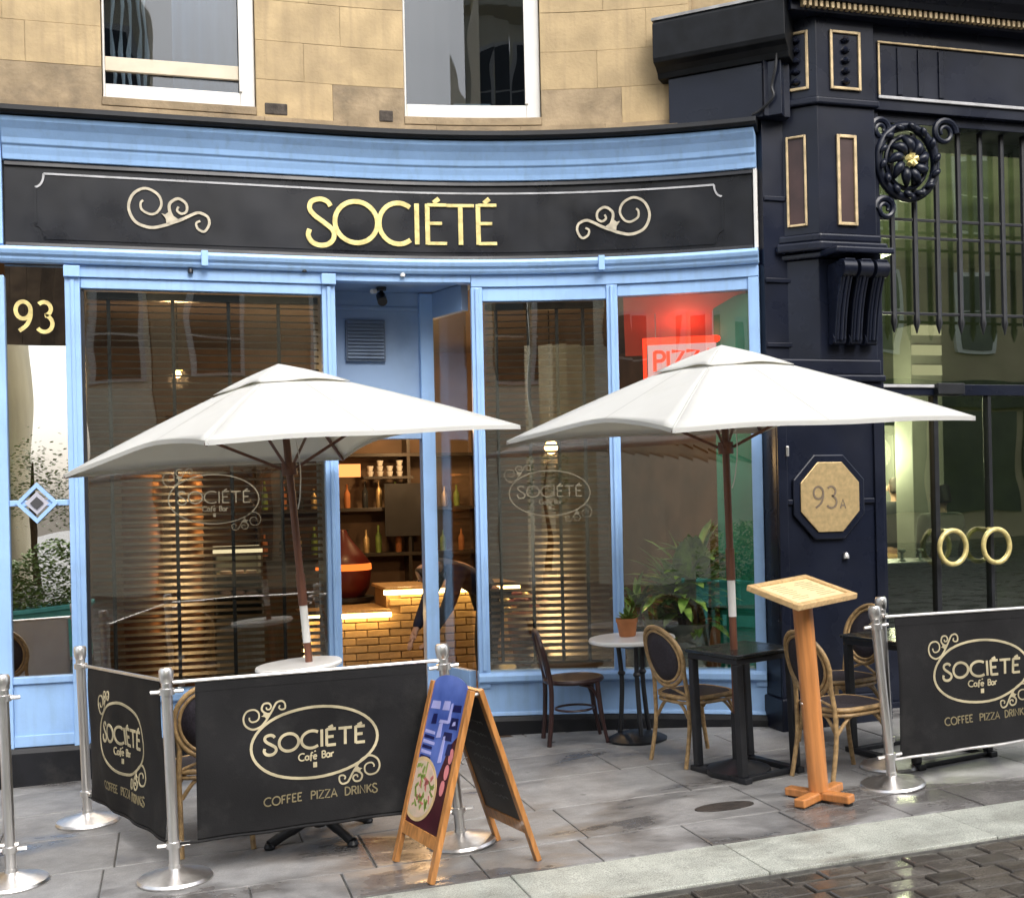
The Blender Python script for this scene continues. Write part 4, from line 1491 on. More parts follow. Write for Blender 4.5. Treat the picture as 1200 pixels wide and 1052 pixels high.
def person(label, X, Y, z, rz, P, top, trous, hairm=HAIR, lean=0):
    """P: joint positions in metres, facing -Y. Body, top, trousers, shoes and hair are meshes of their own."""
    t = root('person', label, 'person', X, Y, rz=rz, lean=lean, z=z)
    V3 = Vector
    hd = V3(P['head'])
    nk = V3(P['neck'])
    hdir = (hd - nk).normalized()
    body = {'pel': (P['pel'], 0.10), 'ch': (P['chest'], (0.12, 0.09)), 'nk': (P['neck'], 0.052), 'nk2': (tuple(nk + hdir * 0.07), 0.052),
            'jaw': (tuple(hd - hdir * 0.06), (0.066, 0.074)), 'hd': (tuple(hd + hdir * 0.02), (0.078, 0.092)), 'cr': (tuple(hd + hdir * 0.09), (0.062, 0.074))}
    E = [('pel', 'ch'), ('ch', 'nk'), ('nk', 'nk2'), ('nk2', 'jaw'), ('jaw', 'hd'), ('hd', 'cr')]
    topJ = {'pel': (P['pel'], (0.155, 0.115)), 'wa': (tuple((V3(P['pel']) * 0.55 + V3(P['chest']) * 0.45)), (0.145, 0.11)), 'ch': (P['chest'], (0.175, 0.12)), 'nk': (tuple(V3(P['neck'])), 0.075)}
    ET = [('pel', 'wa'), ('wa', 'ch'), ('ch', 'nk')]
    trJ = {'pel': (tuple(V3(P['pel']) + V3((0, 0, 0.03))), (0.15, 0.115))}
    ER = []
    for sd_ in ('l', 'r'):
        body['sh' + sd_] = (P['sh' + sd_], 0.055)
        body['el' + sd_] = (P['el' + sd_], 0.04)
        body['wr' + sd_] = (P['wr' + sd_], 0.028)
        w_ = V3(P['wr' + sd_])
        dd = (w_ - V3(P['el' + sd_])).normalized()
        body['pm' + sd_] = (tuple(w_ + dd * 0.06), (0.036, 0.018))
        E += [('ch', 'sh' + sd_), ('sh' + sd_, 'el' + sd_), ('el' + sd_, 'wr' + sd_), ('wr' + sd_, 'pm' + sd_)]
        sx_ = V3((1, 0, 0)) if abs(dd.x) < 0.8 else V3((0, 1, 0))
        ax = (sx_ - dd * sx_.dot(dd)).normalized()
        cur = dd.cross(ax).normalized() * (0.3 if sd_ == 'l' else -0.3)
        for fi, (of, ln) in enumerate(((-0.030, 0.072), (-0.010, 0.082), (0.010, 0.078), (0.030, 0.062))):
            p1 = w_ + dd * 0.085 + ax * of
            p2 = p1 + (dd + cur * 0.4).normalized() * ln * 0.5
            p3 = p2 + (dd + cur * 1.4).normalized() * ln * 0.5
            for q_, (pp_, rr_) in enumerate(((p1, 0.0095), (p2, 0.0085), (p3, 0.007))):
                body['f%s%d%d' % (sd_, fi, q_)] = (tuple(pp_), rr_)
            E += [('pm' + sd_, 'f%s%d0' % (sd_, fi)), ('f%s%d0' % (sd_, fi), 'f%s%d1' % (sd_, fi)), ('f%s%d1' % (sd_, fi), 'f%s%d2' % (sd_, fi))]
        th1 = w_ + dd * 0.035 + ax * 0.045
        th2 = th1 + (dd * 0.8 + ax * 0.4).normalized() * 0.045
        body['t%s0' % sd_] = (tuple(th1), 0.011)
        body['t%s1' % sd_] = (tuple(th2), 0.008)
        E += [('wr' + sd_, 't%s0' % sd_), ('t%s0' % sd_, 't%s1' % sd_)]
        topJ['sh' + sd_] = (P['sh' + sd_], 0.085)
        topJ['el' + sd_] = (P['el' + sd_], 0.062)
        topJ['wr' + sd_] = (tuple(w_ - dd * 0.02), 0.042)
        ET += [('ch', 'sh' + sd_), ('sh' + sd_, 'el' + sd_), ('el' + sd_, 'wr' + sd_)]
        for k, rb, rt in (('hp', 0.075, 0.10), ('kn', 0.05, 0.07), ('an', 0.035, 0.055)):
            body[k + sd_] = (P[k + sd_], rb)
            trJ[k + sd_] = (P[k + sd_] if k != 'an' else tuple(V3(P['an' + sd_]) + V3((0, 0, 0.0))), rt)
        E += [('pel', 'hp' + sd_), ('hp' + sd_, 'kn' + sd_), ('kn' + sd_, 'an' + sd_)]
        ER += [('pel', 'hp' + sd_), ('hp' + sd_, 'kn' + sd_), ('kn' + sd_, 'an' + sd_)]
        a_ = V3(P['an' + sd_])
        sh = {'h': (tuple(a_ + V3((0, 0.04, -0.045))), 0.042), 'm': (tuple(a_ + V3((0, -0.07, -0.05))), (0.046, 0.036)), 't': (tuple(a_ + V3((0, -0.16, -0.06))), (0.04, 0.026))}
        skinned('shoe', RUBBER, t, sh, [('h', 'm'), ('m', 't')], 'h', 1)
    bo = skinned('body', SKIN, t, body, E, 'pel', 2)
    fw = V3(P.get('face', (0, -1, 0))).normalized()
    hr = {'a': (tuple(hd - fw * 0.025 + hdir * 0.10), (0.066, 0.07)), 'b': (tuple(hd - fw * 0.045 + hdir * 0.03), (0.076, 0.07)), 'c': (tuple(hd - fw * 0.05 - hdir * 0.05), (0.06, 0.05))}
    skinned('hair', hairm, t, hr, [('a', 'b'), ('b', 'c')], 'b', 2)
    b = MB()
    side = fw.cross(hdir).normalized()
    b.tube([hd + fw * 0.078 + hdir * 0.02, hd + fw * 0.108 - hdir * 0.022], [0.008, 0.013], 8)
    for s_ in (-1, 1):
        c_ = hd + side * s_ * 0.078 + hdir * 0.0
        b.tube([c_ + hdir * 0.028, c_ + side * s_ * 0.012, c_ - hdir * 0.028], [0.008, 0.014, 0.007], 8)
    b.build('nose_and_ears', SKIN, t, smooth=True)
    for s_ in (-1, 1):
        b = MB()
        c_ = hd + fw * 0.083 + side * s_ * 0.031 + hdir * 0.02
        b.lathe([(0.0, -0.009), (0.010, 0), (0.0, 0.009)], 8, c_)
        b.build('eye', IRON, t, smooth=True)
    b = MB()
    c_ = hd + fw * 0.082 - hdir * 0.050
    b.tube([c_ - side * 0.022, c_ + fw * 0.005, c_ + side * 0.022], [0.003, 0.006, 0.003], 6)
    b.build('mouth', CORAL, t)
    skinned('top', top, t, topJ, ET, 'pel', 2)
    skinned('trousers', trous, t, trJ, ER, 'pel', 2)
    return t


stand = {'pel': (0, 0, 0.94), 'chest': (0, 0, 1.32), 'neck': (0, 0.0, 1.48), 'head': (0, -0.01, 1.62),
         'shl': (0.19, 0, 1.42), 'shr': (-0.19, 0, 1.42), 'ell': (0.25, 0.03, 1.14), 'elr': (-0.25, 0.03, 1.14), 'wrl': (0.24, -0.05, 0.90), 'wrr': (-0.24, -0.05, 0.90),
         'hpl': (0.09, 0, 0.88), 'hpr': (-0.09, 0, 0.88), 'knl': (0.10, -0.02, 0.49), 'knr': (-0.10, -0.02, 0.49), 'anl': (0.10, 0.02, 0.09), 'anr': (-0.10, 0.02, 0.09)}
stoop = {'pel': (0, 0.10, 0.90), 'chest': (0, -0.22, 1.13), 'neck': (0, -0.36, 1.16), 'head': (0, -0.49, 1.10), 'face': (0, -0.75, -0.65),
         'shl': (0.19, -0.29, 1.12), 'shr': (-0.19, -0.29, 1.12), 'ell': (0.21, -0.38, 0.85), 'elr': (-0.22, -0.40, 0.84), 'wrl': (0.17, -0.52, 0.62), 'wrr': (-0.16, -0.54, 0.60),
         'hpl': (0.09, 0.10, 0.86), 'hpr': (-0.09, 0.10, 0.86), 'knl': (0.10, 0.02, 0.48), 'knr': (-0.10, 0.04, 0.48), 'anl': (0.10, 0.06, 0.09), 'anr': (-0.10, 0.06, 0.09)}
person('person in navy clothes stooping forward just inside the doorway', 2.50, 9.72, 0.0, -80, stoop, NAVYCL, DARKCL)

# ================================================================== BLACK CORNER SHOPFRONT ON THE RIGHT
bs = root('black_shopfront', 'ornate navy black shopfront with gilded panels and a barred window', 'shopfront', 0, 0, lean=0, z=0)


def bpoly(name, m, poly, z0, z1, parent=bs, bevel=0.005):
    b = MB()
    b.prism(poly, z0, z1)
    return b.build(name, m, parent, bevel=bevel)


def bbox(name, m, x0, x1, y0, y1, z0, z1, parent=bs, bevel=0.004, smooth=False):
    b = MB()
    b.box(x0, x1, y0, y1, z0, z1)
    return b.build(name, m, parent, bevel=bevel, smooth=smooth)


# recessed strip beside the blue shopfront
bbox('side_strip', NAVY, 4.015, 4.36, 7.50, 8.2, -0.2, 4.28)
for z in (3.15, 3.72, 2.70):
    bbox('strip_band', NAVY, 4.02, 4.30, 7.485, 7.497, z, z + 0.03)
# pedestal
bbox('pedestal_base', NAVY, 3.975, 4.83, 7.30, 8.1, -0.2, 0.28, bevel=0.01)
bbox('pedestal', NAVY, 3.99, 4.81, 7.34, 8.1, 0.28, 2.44, bevel=0.008)
for (x0, x1, z0, z1) in ((3.99, 4.06, 0.282, 2.438), (4.74, 4.81, 0.282, 2.438), (4.062, 4.738, 2.34, 2.438), (4.062, 4.738, 0.282, 0.42)):
    bbox('panel_rail', NAVY, x0, x1, 7.318, 7.337, z0, z1)
for x0, x1 in ((4.062, 4.11), (4.63, 4.738)):
    bbox('panel_band', NAVY, x0, x1, 7.322, 7.337, 1.60, 1.635, bevel=0.006)
bpoly('pedestal_cap', NAVY, [(3.97, 8.1), (3.97, 7.29), (4.83, 7.29), (4.83, 8.1)], 2.442, 2.49, bevel=0.012)
bpoly('pedestal_cap', NAVY, [(4.02, 8.1), (4.02, 7.33), (4.82, 7.33), (4.82, 8.1)], 2.492, 2.60, bevel=0.012)
# gold octagonal plaque 93A
pc = (4.374, 1.648)
octo = lambda r_: [(pc[0] + r_ * math.cos(R(22.5 + 45 * i)) * 0.98, pc[1] + r_ * math.sin(R(22.5 + 45 * i)) * 1.04) for i in range(8)]
b = MB()
b.prism(octo(0.305), 7.337, 7.312, lambda u, v, h: (u, h, v))
plq = b.build('plaque_surround', NAVY, bs, bevel=0.01)
b = MB()
b.prism(octo(0.250), 7.311, 7.300, lambda u, v, h: (u, h, v))
plq = b.build('number_plaque', BRASS, bs, bevel=0.004)
ENGR = mat('engraved_grey', (0.16, 0.12, 0.08), rough=0.6)
b = MB()
text(b, '93', pc[0] - 0.135, pc[1] - 0.075, 0.15, lambda u, v, h: (u, 7.2995 - h, v), 0.014, gap=0.12, width=0.185, h0=0, h1=0.002)
text(b, 'A', pc[0] + 0.075, pc[1] - 0.080, 0.062, lambda u, v, h: (u, 7.2995 - h, v), 0.010, h0=0, h1=0.002)
b.build('engraving', ENGR, plq)
b = MB()
b.lathe([(0.0, -0.02), (0.022, -0.02), (0.022, 0.0), (0.014, 0.02), (0.0, 0.022)], 12, (4.50, 7.325, 1.24))
b.build('bell_push', STEEL, bs, smooth=True)
b = MB()
b.box(4.045, 4.065, 7.30, 7.335, 1.93, 2.0)
b.build('catch', STEEL, bs, bevel=0.004)
# console block with three scrolled brackets
bpoly('console_block', NAVY, [(4.17, 8.1), (4.17, 7.52), (4.36, 7.36), (4.81, 7.36), (4.81, 8.1)], 2.602, 3.30)
prof = []
for i in range(22):
    t_ = i / 21
    z = 3.26 - 0.56 * t_
    y = 7.12 + 0.05 * math.sin(t_ * PI * 1.1) + 0.17 * t_ ** 1.6
    prof.append((y, z))
for k in range(3):
    x0 = 4.42 + k * 0.125
    b = MB()
    path = [(x0 + 0.04, y + 0.025, z) for y, z in prof]
    poly = [(y, z) for y, z in prof] + [(7.358, 2.70), (7.358, 3.26)]
    b.prism(poly, x0, x0 + 0.085, lambda u, v, h: (h, u, v))
    co = b.build('scroll_bracket', NAVY, bs, bevel=0.012, seg=3)
    b = MB()
    b.tube([(x0 - 0.006, 7.175, 3.20), (x0 + 0.091, 7.175, 3.20)], 0.062, 18)
    b.build('volute', NAVY, co, smooth=True)
    b = MB()
    b.tube([(x0 - 0.006, 7.315, 2.735), (x0 + 0.091, 7.315, 2.735)], 0.038, 14)
    b.build('volute', NAVY, co, smooth=True)
    for j in (0.016, 0.0425, 0.069):
        b = MB()
        b.tube([(x0 + j, y - 0.004, z) for y, z in prof[3:-1]], [0.009 if j != 0.0425 else 0.014] * len(prof[3:-1]), 8)
        b.build('bracket_rib', NAVY, co, smooth=True)
bpoly('bracket_shelf', NAVY, [(4.15, 8.1), (4.15, 7.50), (4.345, 7.32), (4.37, 7.14), (4.82, 7.14), (4.82, 8.1)], 3.302, 3.345, bevel=0.012)
# octagonal shaft
oct_s = lambda d: [(4.155 - d, 8.1), (4.155 - d, 7.52 - d), (4.36 - d * 0.4, 7.34 - d), (4.81 + d, 7.34 - d), (4.81 + d, 8.1)]
bpoly('shaft_foot', NAVY, oct_s(0.055), 3.347, 3.41, bevel=0.015)
bpoly('shaft_foot', NAVY, oct_s(0.025), 3.412, 3.47, bevel=0.015)
bpoly('shaft', NAVY, oct_s(0.0), 3.472, 4.36)
bpoly('shaft_cap', NAVY, oct_s(0.03), 4.362, 4.41, bevel=0.012)
bpoly('entablature_block', NAVY, oct_s(0.005), 4.412, 4.965)


def gilt_panel(p0, p1, z0, z1, out_, inner, fw=0.022, parent=bs):
    """gilded frame round a sunk panel on a vertical face from p0 to p1"""
    d = Vector((p1[0] - p0[0], p1[1] - p0[1], 0))
    L_ = d.length
    d.normalize()
    n_ = Vector((d.y, -d.x, 0))
    xf = lambda u, v, h: tuple(Vector((p0[0], p0[1], 0)) + d * u + n_ * h + Vector((0, 0, v)))
    b = MB()
    b.box(0, L_, z0, z1, 0.002, 0.006, lambda x, y, z: xf(x, y, z))
    pn = b.build('sunk_panel', inner, parent)
    b = MB()
    for (u0, u1, v0, v1) in ((0, fw, z0, z1), (L_ - fw, L_, z0, z1), (fw, L_ - fw, z0, z0 + fw), (fw, L_ - fw, z1 - fw, z1)):
        b.box(u0, u1, v0, v1, 0.002, 0.020, lambda x, y, z: xf(x, y, z))
    b.build('gilded_frame', GOLDT, pn, bevel=0.004)
    return pn, xf, L_


MAROON = mat('maroon_panel_paint', (0.045, 0.022, 0.02), rough=0.45, var=0.3, scale=5)
gilt_panel((4.50, 7.34), (4.655, 7.34), 3.53, 4.16, 0, MAROON)
gilt_panel((4.195, 7.485), (4.30, 7.393), 3.53, 4.16, 0, MAROON, 0.016)
for (p0, p1) in (((4.46, 7.335), (4.70, 7.335)), ((4.185, 7.487), (4.32, 7.370))):
    pn, xf, L_ = gilt_panel(p0, p1, 4.47, 4.88, 0, NAVY, 0.02)
    for k in range(5):
        b = MB()
        c_ = Vector(xf(L_ / 2, 4.53 + k * 0.072, 0.012))
        b.lathe([(0.0, -0.026), (0.03, -0.012), (0.034, 0.0), (0.02, 0.016), (0.0, 0.03)], 8, c_)
        b.build('carved_leaf', NAVY, pn, smooth=True)
# fascia and cornice of the black front
fa = bbox('fascia', NAVY, 4.82, 9.0, 7.37, 8.1, 4.37, 4.97)
for (x0, x1, z0, z1) in ((4.86, 8.9, 4.445, 4.468), (4.86, 8.9, 4.835, 4.85), (4.86, 4.876, 4.469, 4.834)):
    bbox('fascia_frame', GOLDT if x1 < 5 or z0 > 4.8 else LINEC, x0, x1, 7.352, 7.367, z0, z1, fa)
for k in range(3):
    bbox('cover_strip', NAVY, 5.02 + k * 0.17, 5.06 + k * 0.17, 7.358, 7.368, 4.48, 4.82, fa)
# profile: (y, z)
cp = [(8.1, 5.03), (7.20, 5.03), (7.17, 5.06), (7.10, 5.09), (7.02, 5.16), (6.97, 5.25), (6.92, 5.29), (6.92, 5.40), (8.1, 5.45)]
b = MB()
b.prism(cp, 4.12, 9.0, lambda u, v, h: (h, u, v))
b.build('cornice', NAVY, bs, bevel=0.004)
bbox('bed_mould', NAVY, 4.13, 9.0, 7.26, 8.1, 4.967, 5.028)
b = MB()
for k in range(110):
    x = 4.2 + k * 0.043
    b.box(x, x + 0.022, 7.215, 7.258, 4.985, 5.027)
o = b.build('gilded_dentils', GOLDT, bs)
o['kind'] = 'stuff'
# side return over the curved end of the blue shop
A2, B2 = Vector((3.46, 7.93, 0)), Vector((4.10, 7.36, 0))
d2 = (B2 - A2).normalized()
n2 = Vector((d2.y, -d2.x, 0))
ret = lambda u, h, z: tuple(A2 + d2 * u + n2 * h + Vector((0, 0, z)))
LR = (B2 - A2).length
b = MB()
b.prism([(-0.9, 4.286), (0.0, 4.286), (0.0, 4.66), (-0.9, 4.66)], 0.05, LR, lambda u, v, h: ret(h, u, v))
b.build('return_wall', NAVY, bs, bevel=0.004)
b = MB()
b.prism([(-0.9, 4.662), (0.02, 4.662), (0.035, 4.70), (0.07, 4.73), (0.12, 4.75), (0.13, 4.78), (0.13, 5.02), (0.10, 5.05), (-0.9, 5.05)], -0.02, LR + 0.06, lambda u, v, h: ret(h, u, v))
b.build('return_cornice', FLASH, bs, bevel=0.005)
b = MB()
b.prism([(-0.9, 5.052), (0.115, 5.052), (0.115, 5.072), (-0.9, 5.072)], -0.03, LR + 0.06, lambda u, v, h: ret(h, u, v))
b.build('grey_capping', mat('light_grey_capping', (0.30, 0.30, 0.30), rough=0.6, var=0.3, scale=10), bs)  # thin lighter grey strip along the cornice top
b = MB()
cab_path = [ret(LR - 0.02, 0.02, 4.74), ret(LR - 0.03, 0.03, 4.6), ret(LR - 0.06, 0.02, 4.48), ret(LR - 0.05, 0.03, 4.40), ret(LR - 0.14, 0.02, 4.33), ret(LR - 0.20, 0.03, 4.30)]
b.tube(catmull(cab_path, 6), 0.010, 8)
b.build('cable', IRON, bs, smooth=True)
bbox('block_end', NAVY, 4.0, 4.2, 7.42, 8.1, 4.284, 5.03)
# rosette and spandrel scrolls
ROS = root('bs', '', '', 0, 0) if False else None
rc = Vector((5.105, 7.40, 4.02))
b = MB()
b.tube([rc + Vector((0.235 * math.cos(a), 0, 0.255 * math.sin(a))) for a in [2 * PI * i / 36 for i in range(36)]], 0.034, 10, closed=True)
ros = b.build('rosette_ring', NAVY, bs, smooth=True)
b = MB()
b.tube([rc + Vector((0.165 * math.cos(a), 0.01, 0.185 * math.sin(a))) for a in [2 * PI * i / 30 for i in range(30)]], 0.018, 8, closed=True)
b.build('inner_ring', NAVY, ros, smooth=True)
for k in range(9):
    a = 2 * PI * k / 9
    b = MB()
    p0 = rc + Vector((0.05 * math.cos(a), -0.02, 0.05 * math.sin(a)))
    p1 = rc + Vector((0.115 * math.cos(a + .2), -0.045, 0.12 * math.sin(a + .2)))
    p2 = rc + Vector((0.165 * math.cos(a + .45), -0.01, 0.18 * math.sin(a + .45)))
    b.tube(catmull([p0, p1, p2], 5), [0.016, 0.024, 0.030, 0.034, 0.036, 0.035, 0.032, 0.027, 0.021, 0.014, 0.006], 10)
    b.build('petal', NAVY, ros, smooth=True)
for k in range(14):
    a = 2 * PI * k / 14
    b = MB()
    p0 = rc + Vector((0.205 * math.cos(a), -0.03, 0.225 * math.sin(a)))
    p1 = rc + Vector((0.245 * math.cos(a + .25), -0.045, 0.265 * math.sin(a + .25)))
    pm = (p0 + p1) / 2 + Vector((0, -0.012, 0))
    b.tube(catmull([p0, pm, p1], 4), [0.008, 0.014, 0.019, 0.022, 0.023, 0.021, 0.017, 0.012, 0.006], 9)
    b.build('wreath_leaf', NAVY, ros, smooth=True)
b = MB()
for k in range(5):
    a = 2 * PI * k / 5 + 0.3
    p0 = rc + Vector((0, -0.06, 0))
    p1 = rc + Vector((0.045 * math.cos(a), -0.07, 0.045 * math.sin(a)))
    b.tube([p0, p1], [0.02, 0.022], 8)
b.build('gilded_centre', GOLD, ros, smooth=True)
for (cx, cz, r_, s_) in ((5.42, 4.25, 0.10, 1), (4.92, 3.68, 0.085, -1), (4.90, 4.24, 0.08, -1)):
    b = MB()
    pts = []
    for i in range(26):
        a = i / 25 * PI * 3.2
        q_ = r_ * (1 - 0.75 * i / 25)
        pts.append((cx + s_ * q_ * math.cos(a), 7.40, cz + q_ * math.sin(a)))
    b.tube(pts, [0.026 * (1 - 0.5 * i / 25) for i in range(26)], 8)
    b.build('spandrel_scroll', NAVY, bs, smooth=True)
# window opening: jambs, bars, glass
bbox('jamb', NAVY, 4.812, 4.88, 7.40, 8.1, -0.2, 4.37)
bbox('soffit', NAVY, 4.88, 9.0, 7.42, 8.0, 4.30, 4.368)
barb = None
for k in range(20):
    x = 5.055 + k * 0.188
    b = MB()
    o = None
    if barb is None:
        b.tube([(0, 0, 4.30), (0, 0, 2.93), (0, 0, 2.90), (0, 0, 2.82)], [0.021, 0.021, 0.026, 0.004], 8)
        barb = b.build('portcullis_bar', IRON, bs, smooth=True)
        o = barb
    else:
        o = barb.copy()
        link(o, bs)
    o.location = (x, 7.52, 0)
for z in (3.50, 3.63, 2.95):
    bbox('cross_bar', IRON, 4.88, 9.0, 7.512, 7.528, z, z + 0.022)
bbox('pane', GLASSG, 4.88, 9.0, 7.700, 7.706, 2.47, 4.30, bevel=0)
bbox('transom', NAVY, 4.88, 9.0, 7.66, 7.74, 2.385, 2.467)
bbox('transom_strip', LINEC, 4.88, 5.52, 7.645, 7.658, 2.44, 2.462)
bbox('closer_box', IRON, 5.47, 5.70, 7.60, 7.655, 2.39, 2.47)
for (x0, x1) in ((4.88, 4.91), (5.475, 5.515), (5.95, 5.98), (6.96, 7.0)):
    bbox('door_stile', IRON, x0, x1, 7.67, 7.735, 0.14, 2.383)
bbox('pane', GLASSG, 4.93, 9.0, 7.700, 7.706, 0.62, 2.383, bevel=0)
bbox('threshold', NAVY, 4.88, 9.0, 7.62, 7.8, -0.2, 0.14)
bbox('kick_panel', NAVY, 4.88, 9.0, 7.66, 7.78, 0.142, 0.618)
for x in (5.565, 5.945):
    b = MB()
    b.tube([(x + 0.115 * math.cos(a), 7.60, 1.255 + 0.125 * math.sin(a)) for a in [2 * PI * i / 40 for i in range(40)]], 0.019, 10, closed=True)
    rg = b.build('ring_pull', GOLD, bs, smooth=True)
    b = MB()
    b.tube([(x, 7.60, 1.38), (x, 7.699, 1.38)], 0.012, 8)
    b.build('ring_stud', GOLD, rg, smooth=True)
# body of the right-hand building above and the shop room behind
bbox('upper_wall', NAVY, 4.12, 9.0, 8.0, 8.3, 4.40, 9.0)
b = MB()
b.box(9.0, 12.0, 7.4, 8.2, -0.2, 9.0)
b.build('side_pier', NAVY, bs)
b = MB()
b.add([(4.9, 7.75, 0.10), (11, 7.75, 0.10), (11, 13, 0.10), (4.9, 13, 0.10)], [(0, 1, 2, 3)])
stuct(b.build('jeweller_floor', GREYW))
b = MB()
b.box(5.31, 11, 12.5, 12.6, 0, 4.5)
b.box(4.83, 4.88, 8.1, 8.6, 0, 4.5)
b.box(5.31, 5.36, 8.6, 12.5, 0, 4.5)
b.box(11.0, 11.1, 7.75, 12.5, 0, 4.5)
stuct(b.build('jeweller_wall', GREENW))
b = MB()
b.box(4.9, 11, 7.78, 12.6, 4.40, 4.45)
stuct(b.build('jeweller_ceiling', GREENW))
CABS = [(6.35, 10.2, 2.55, 3.55, 'tall'), (7.35, 10.4, 2.75, 3.35, 'wide')]
for i, (x, y, z0, z1, kx) in enumerate(CABS):
    wd = 0.16 if kx == 'tall' else 0.36
    t = root('lit_display_case', ['narrow lit display case high behind the bars', 'wide lit display case high behind the bars'][i], 'display case', x, y, lean=0, z=0.1)
    b = MB()
    b.box(-wd / 2, wd / 2, 0, 0.3, 0, z1 - 0.1)
    b.build('carcass', GREYW, t, bevel=0.004)
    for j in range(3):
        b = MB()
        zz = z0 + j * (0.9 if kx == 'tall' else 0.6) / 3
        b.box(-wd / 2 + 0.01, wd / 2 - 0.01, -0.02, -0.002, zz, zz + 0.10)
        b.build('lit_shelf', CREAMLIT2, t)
t = root('lit_doorway', 'bright cream lit inner doorway behind the ring handled doors', 'doorway', 7.0, 11.2, lean=0, z=0.1)
b = MB()
b.box(-0.55, -0.48, 0, 0.2, 0, 2.3)
b.box(0.48, 0.55, 0, 0.2, 0, 2.3)
b.box(-0.48, 0.48, 0, 0.2, 2.2, 2.3)
b.build('frame', GREYW, t, bevel=0.004)
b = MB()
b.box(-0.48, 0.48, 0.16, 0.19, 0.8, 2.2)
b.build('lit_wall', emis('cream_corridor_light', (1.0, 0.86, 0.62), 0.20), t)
for (x, z) in ((-0.2, 2.02), (0.05, 2.1), (0.3, 1.7)):
    b = MB()
    b.box(x, x + (0.18 if z > 2 else 0.07), 0.13, 0.155, z, z + (0.035 if z > 2 else 0.3))
    b.build('light_fitting', emis('corridor_fitting', (1.0, 0.95, 0.85), 0.7) if x == -0.2 else MATS['corridor_fitting'], t)
t = root('glass_counter', 'dark jewellery counter with small pale stands inside the right shop', 'counter', 5.75, 8.5, lean=0, z=0.1)
b = MB()
b.box(-0.35, 0.9, 0, 0.6, 0, 1.0)
b.build('carcass', IRON, t, bevel=0.01)
for k in range(4):
    b = MB()
    b.lathe([(0.04, 1.002), (0.012, 1.02), (0.012, 1.07), (0.03, 1.08), (0.03, 1.10), (0, 1.10)], 10, (-0.25 + k * 0.17, 0.15, 0))
    b.build('ring_stand', GREYW, t, smooth=True)
pl1 = person('person in a dark coat standing inside the right hand shop', 6.62, 9.2, 0.0, 190, stand, GREYCL, DARKCL)
pl2 = person('slim person further back by the lit inner doorway', 7.30, 10.9, 0.10, 160, stand, DARKCL, mat('tan_trousers', (0.30, 0.18, 0.08), rough=0.9))
point('case_light', (0, -0.4, 2.4), 55, (1.0, 0.90, 0.66), 0.2, bpy.data.objects['lit_display_case'])
point('doorway_light', (0, -0.3, 2.0), 60, (1.0, 0.90, 0.66), 0.2, bpy.data.objects['lit_doorway'])

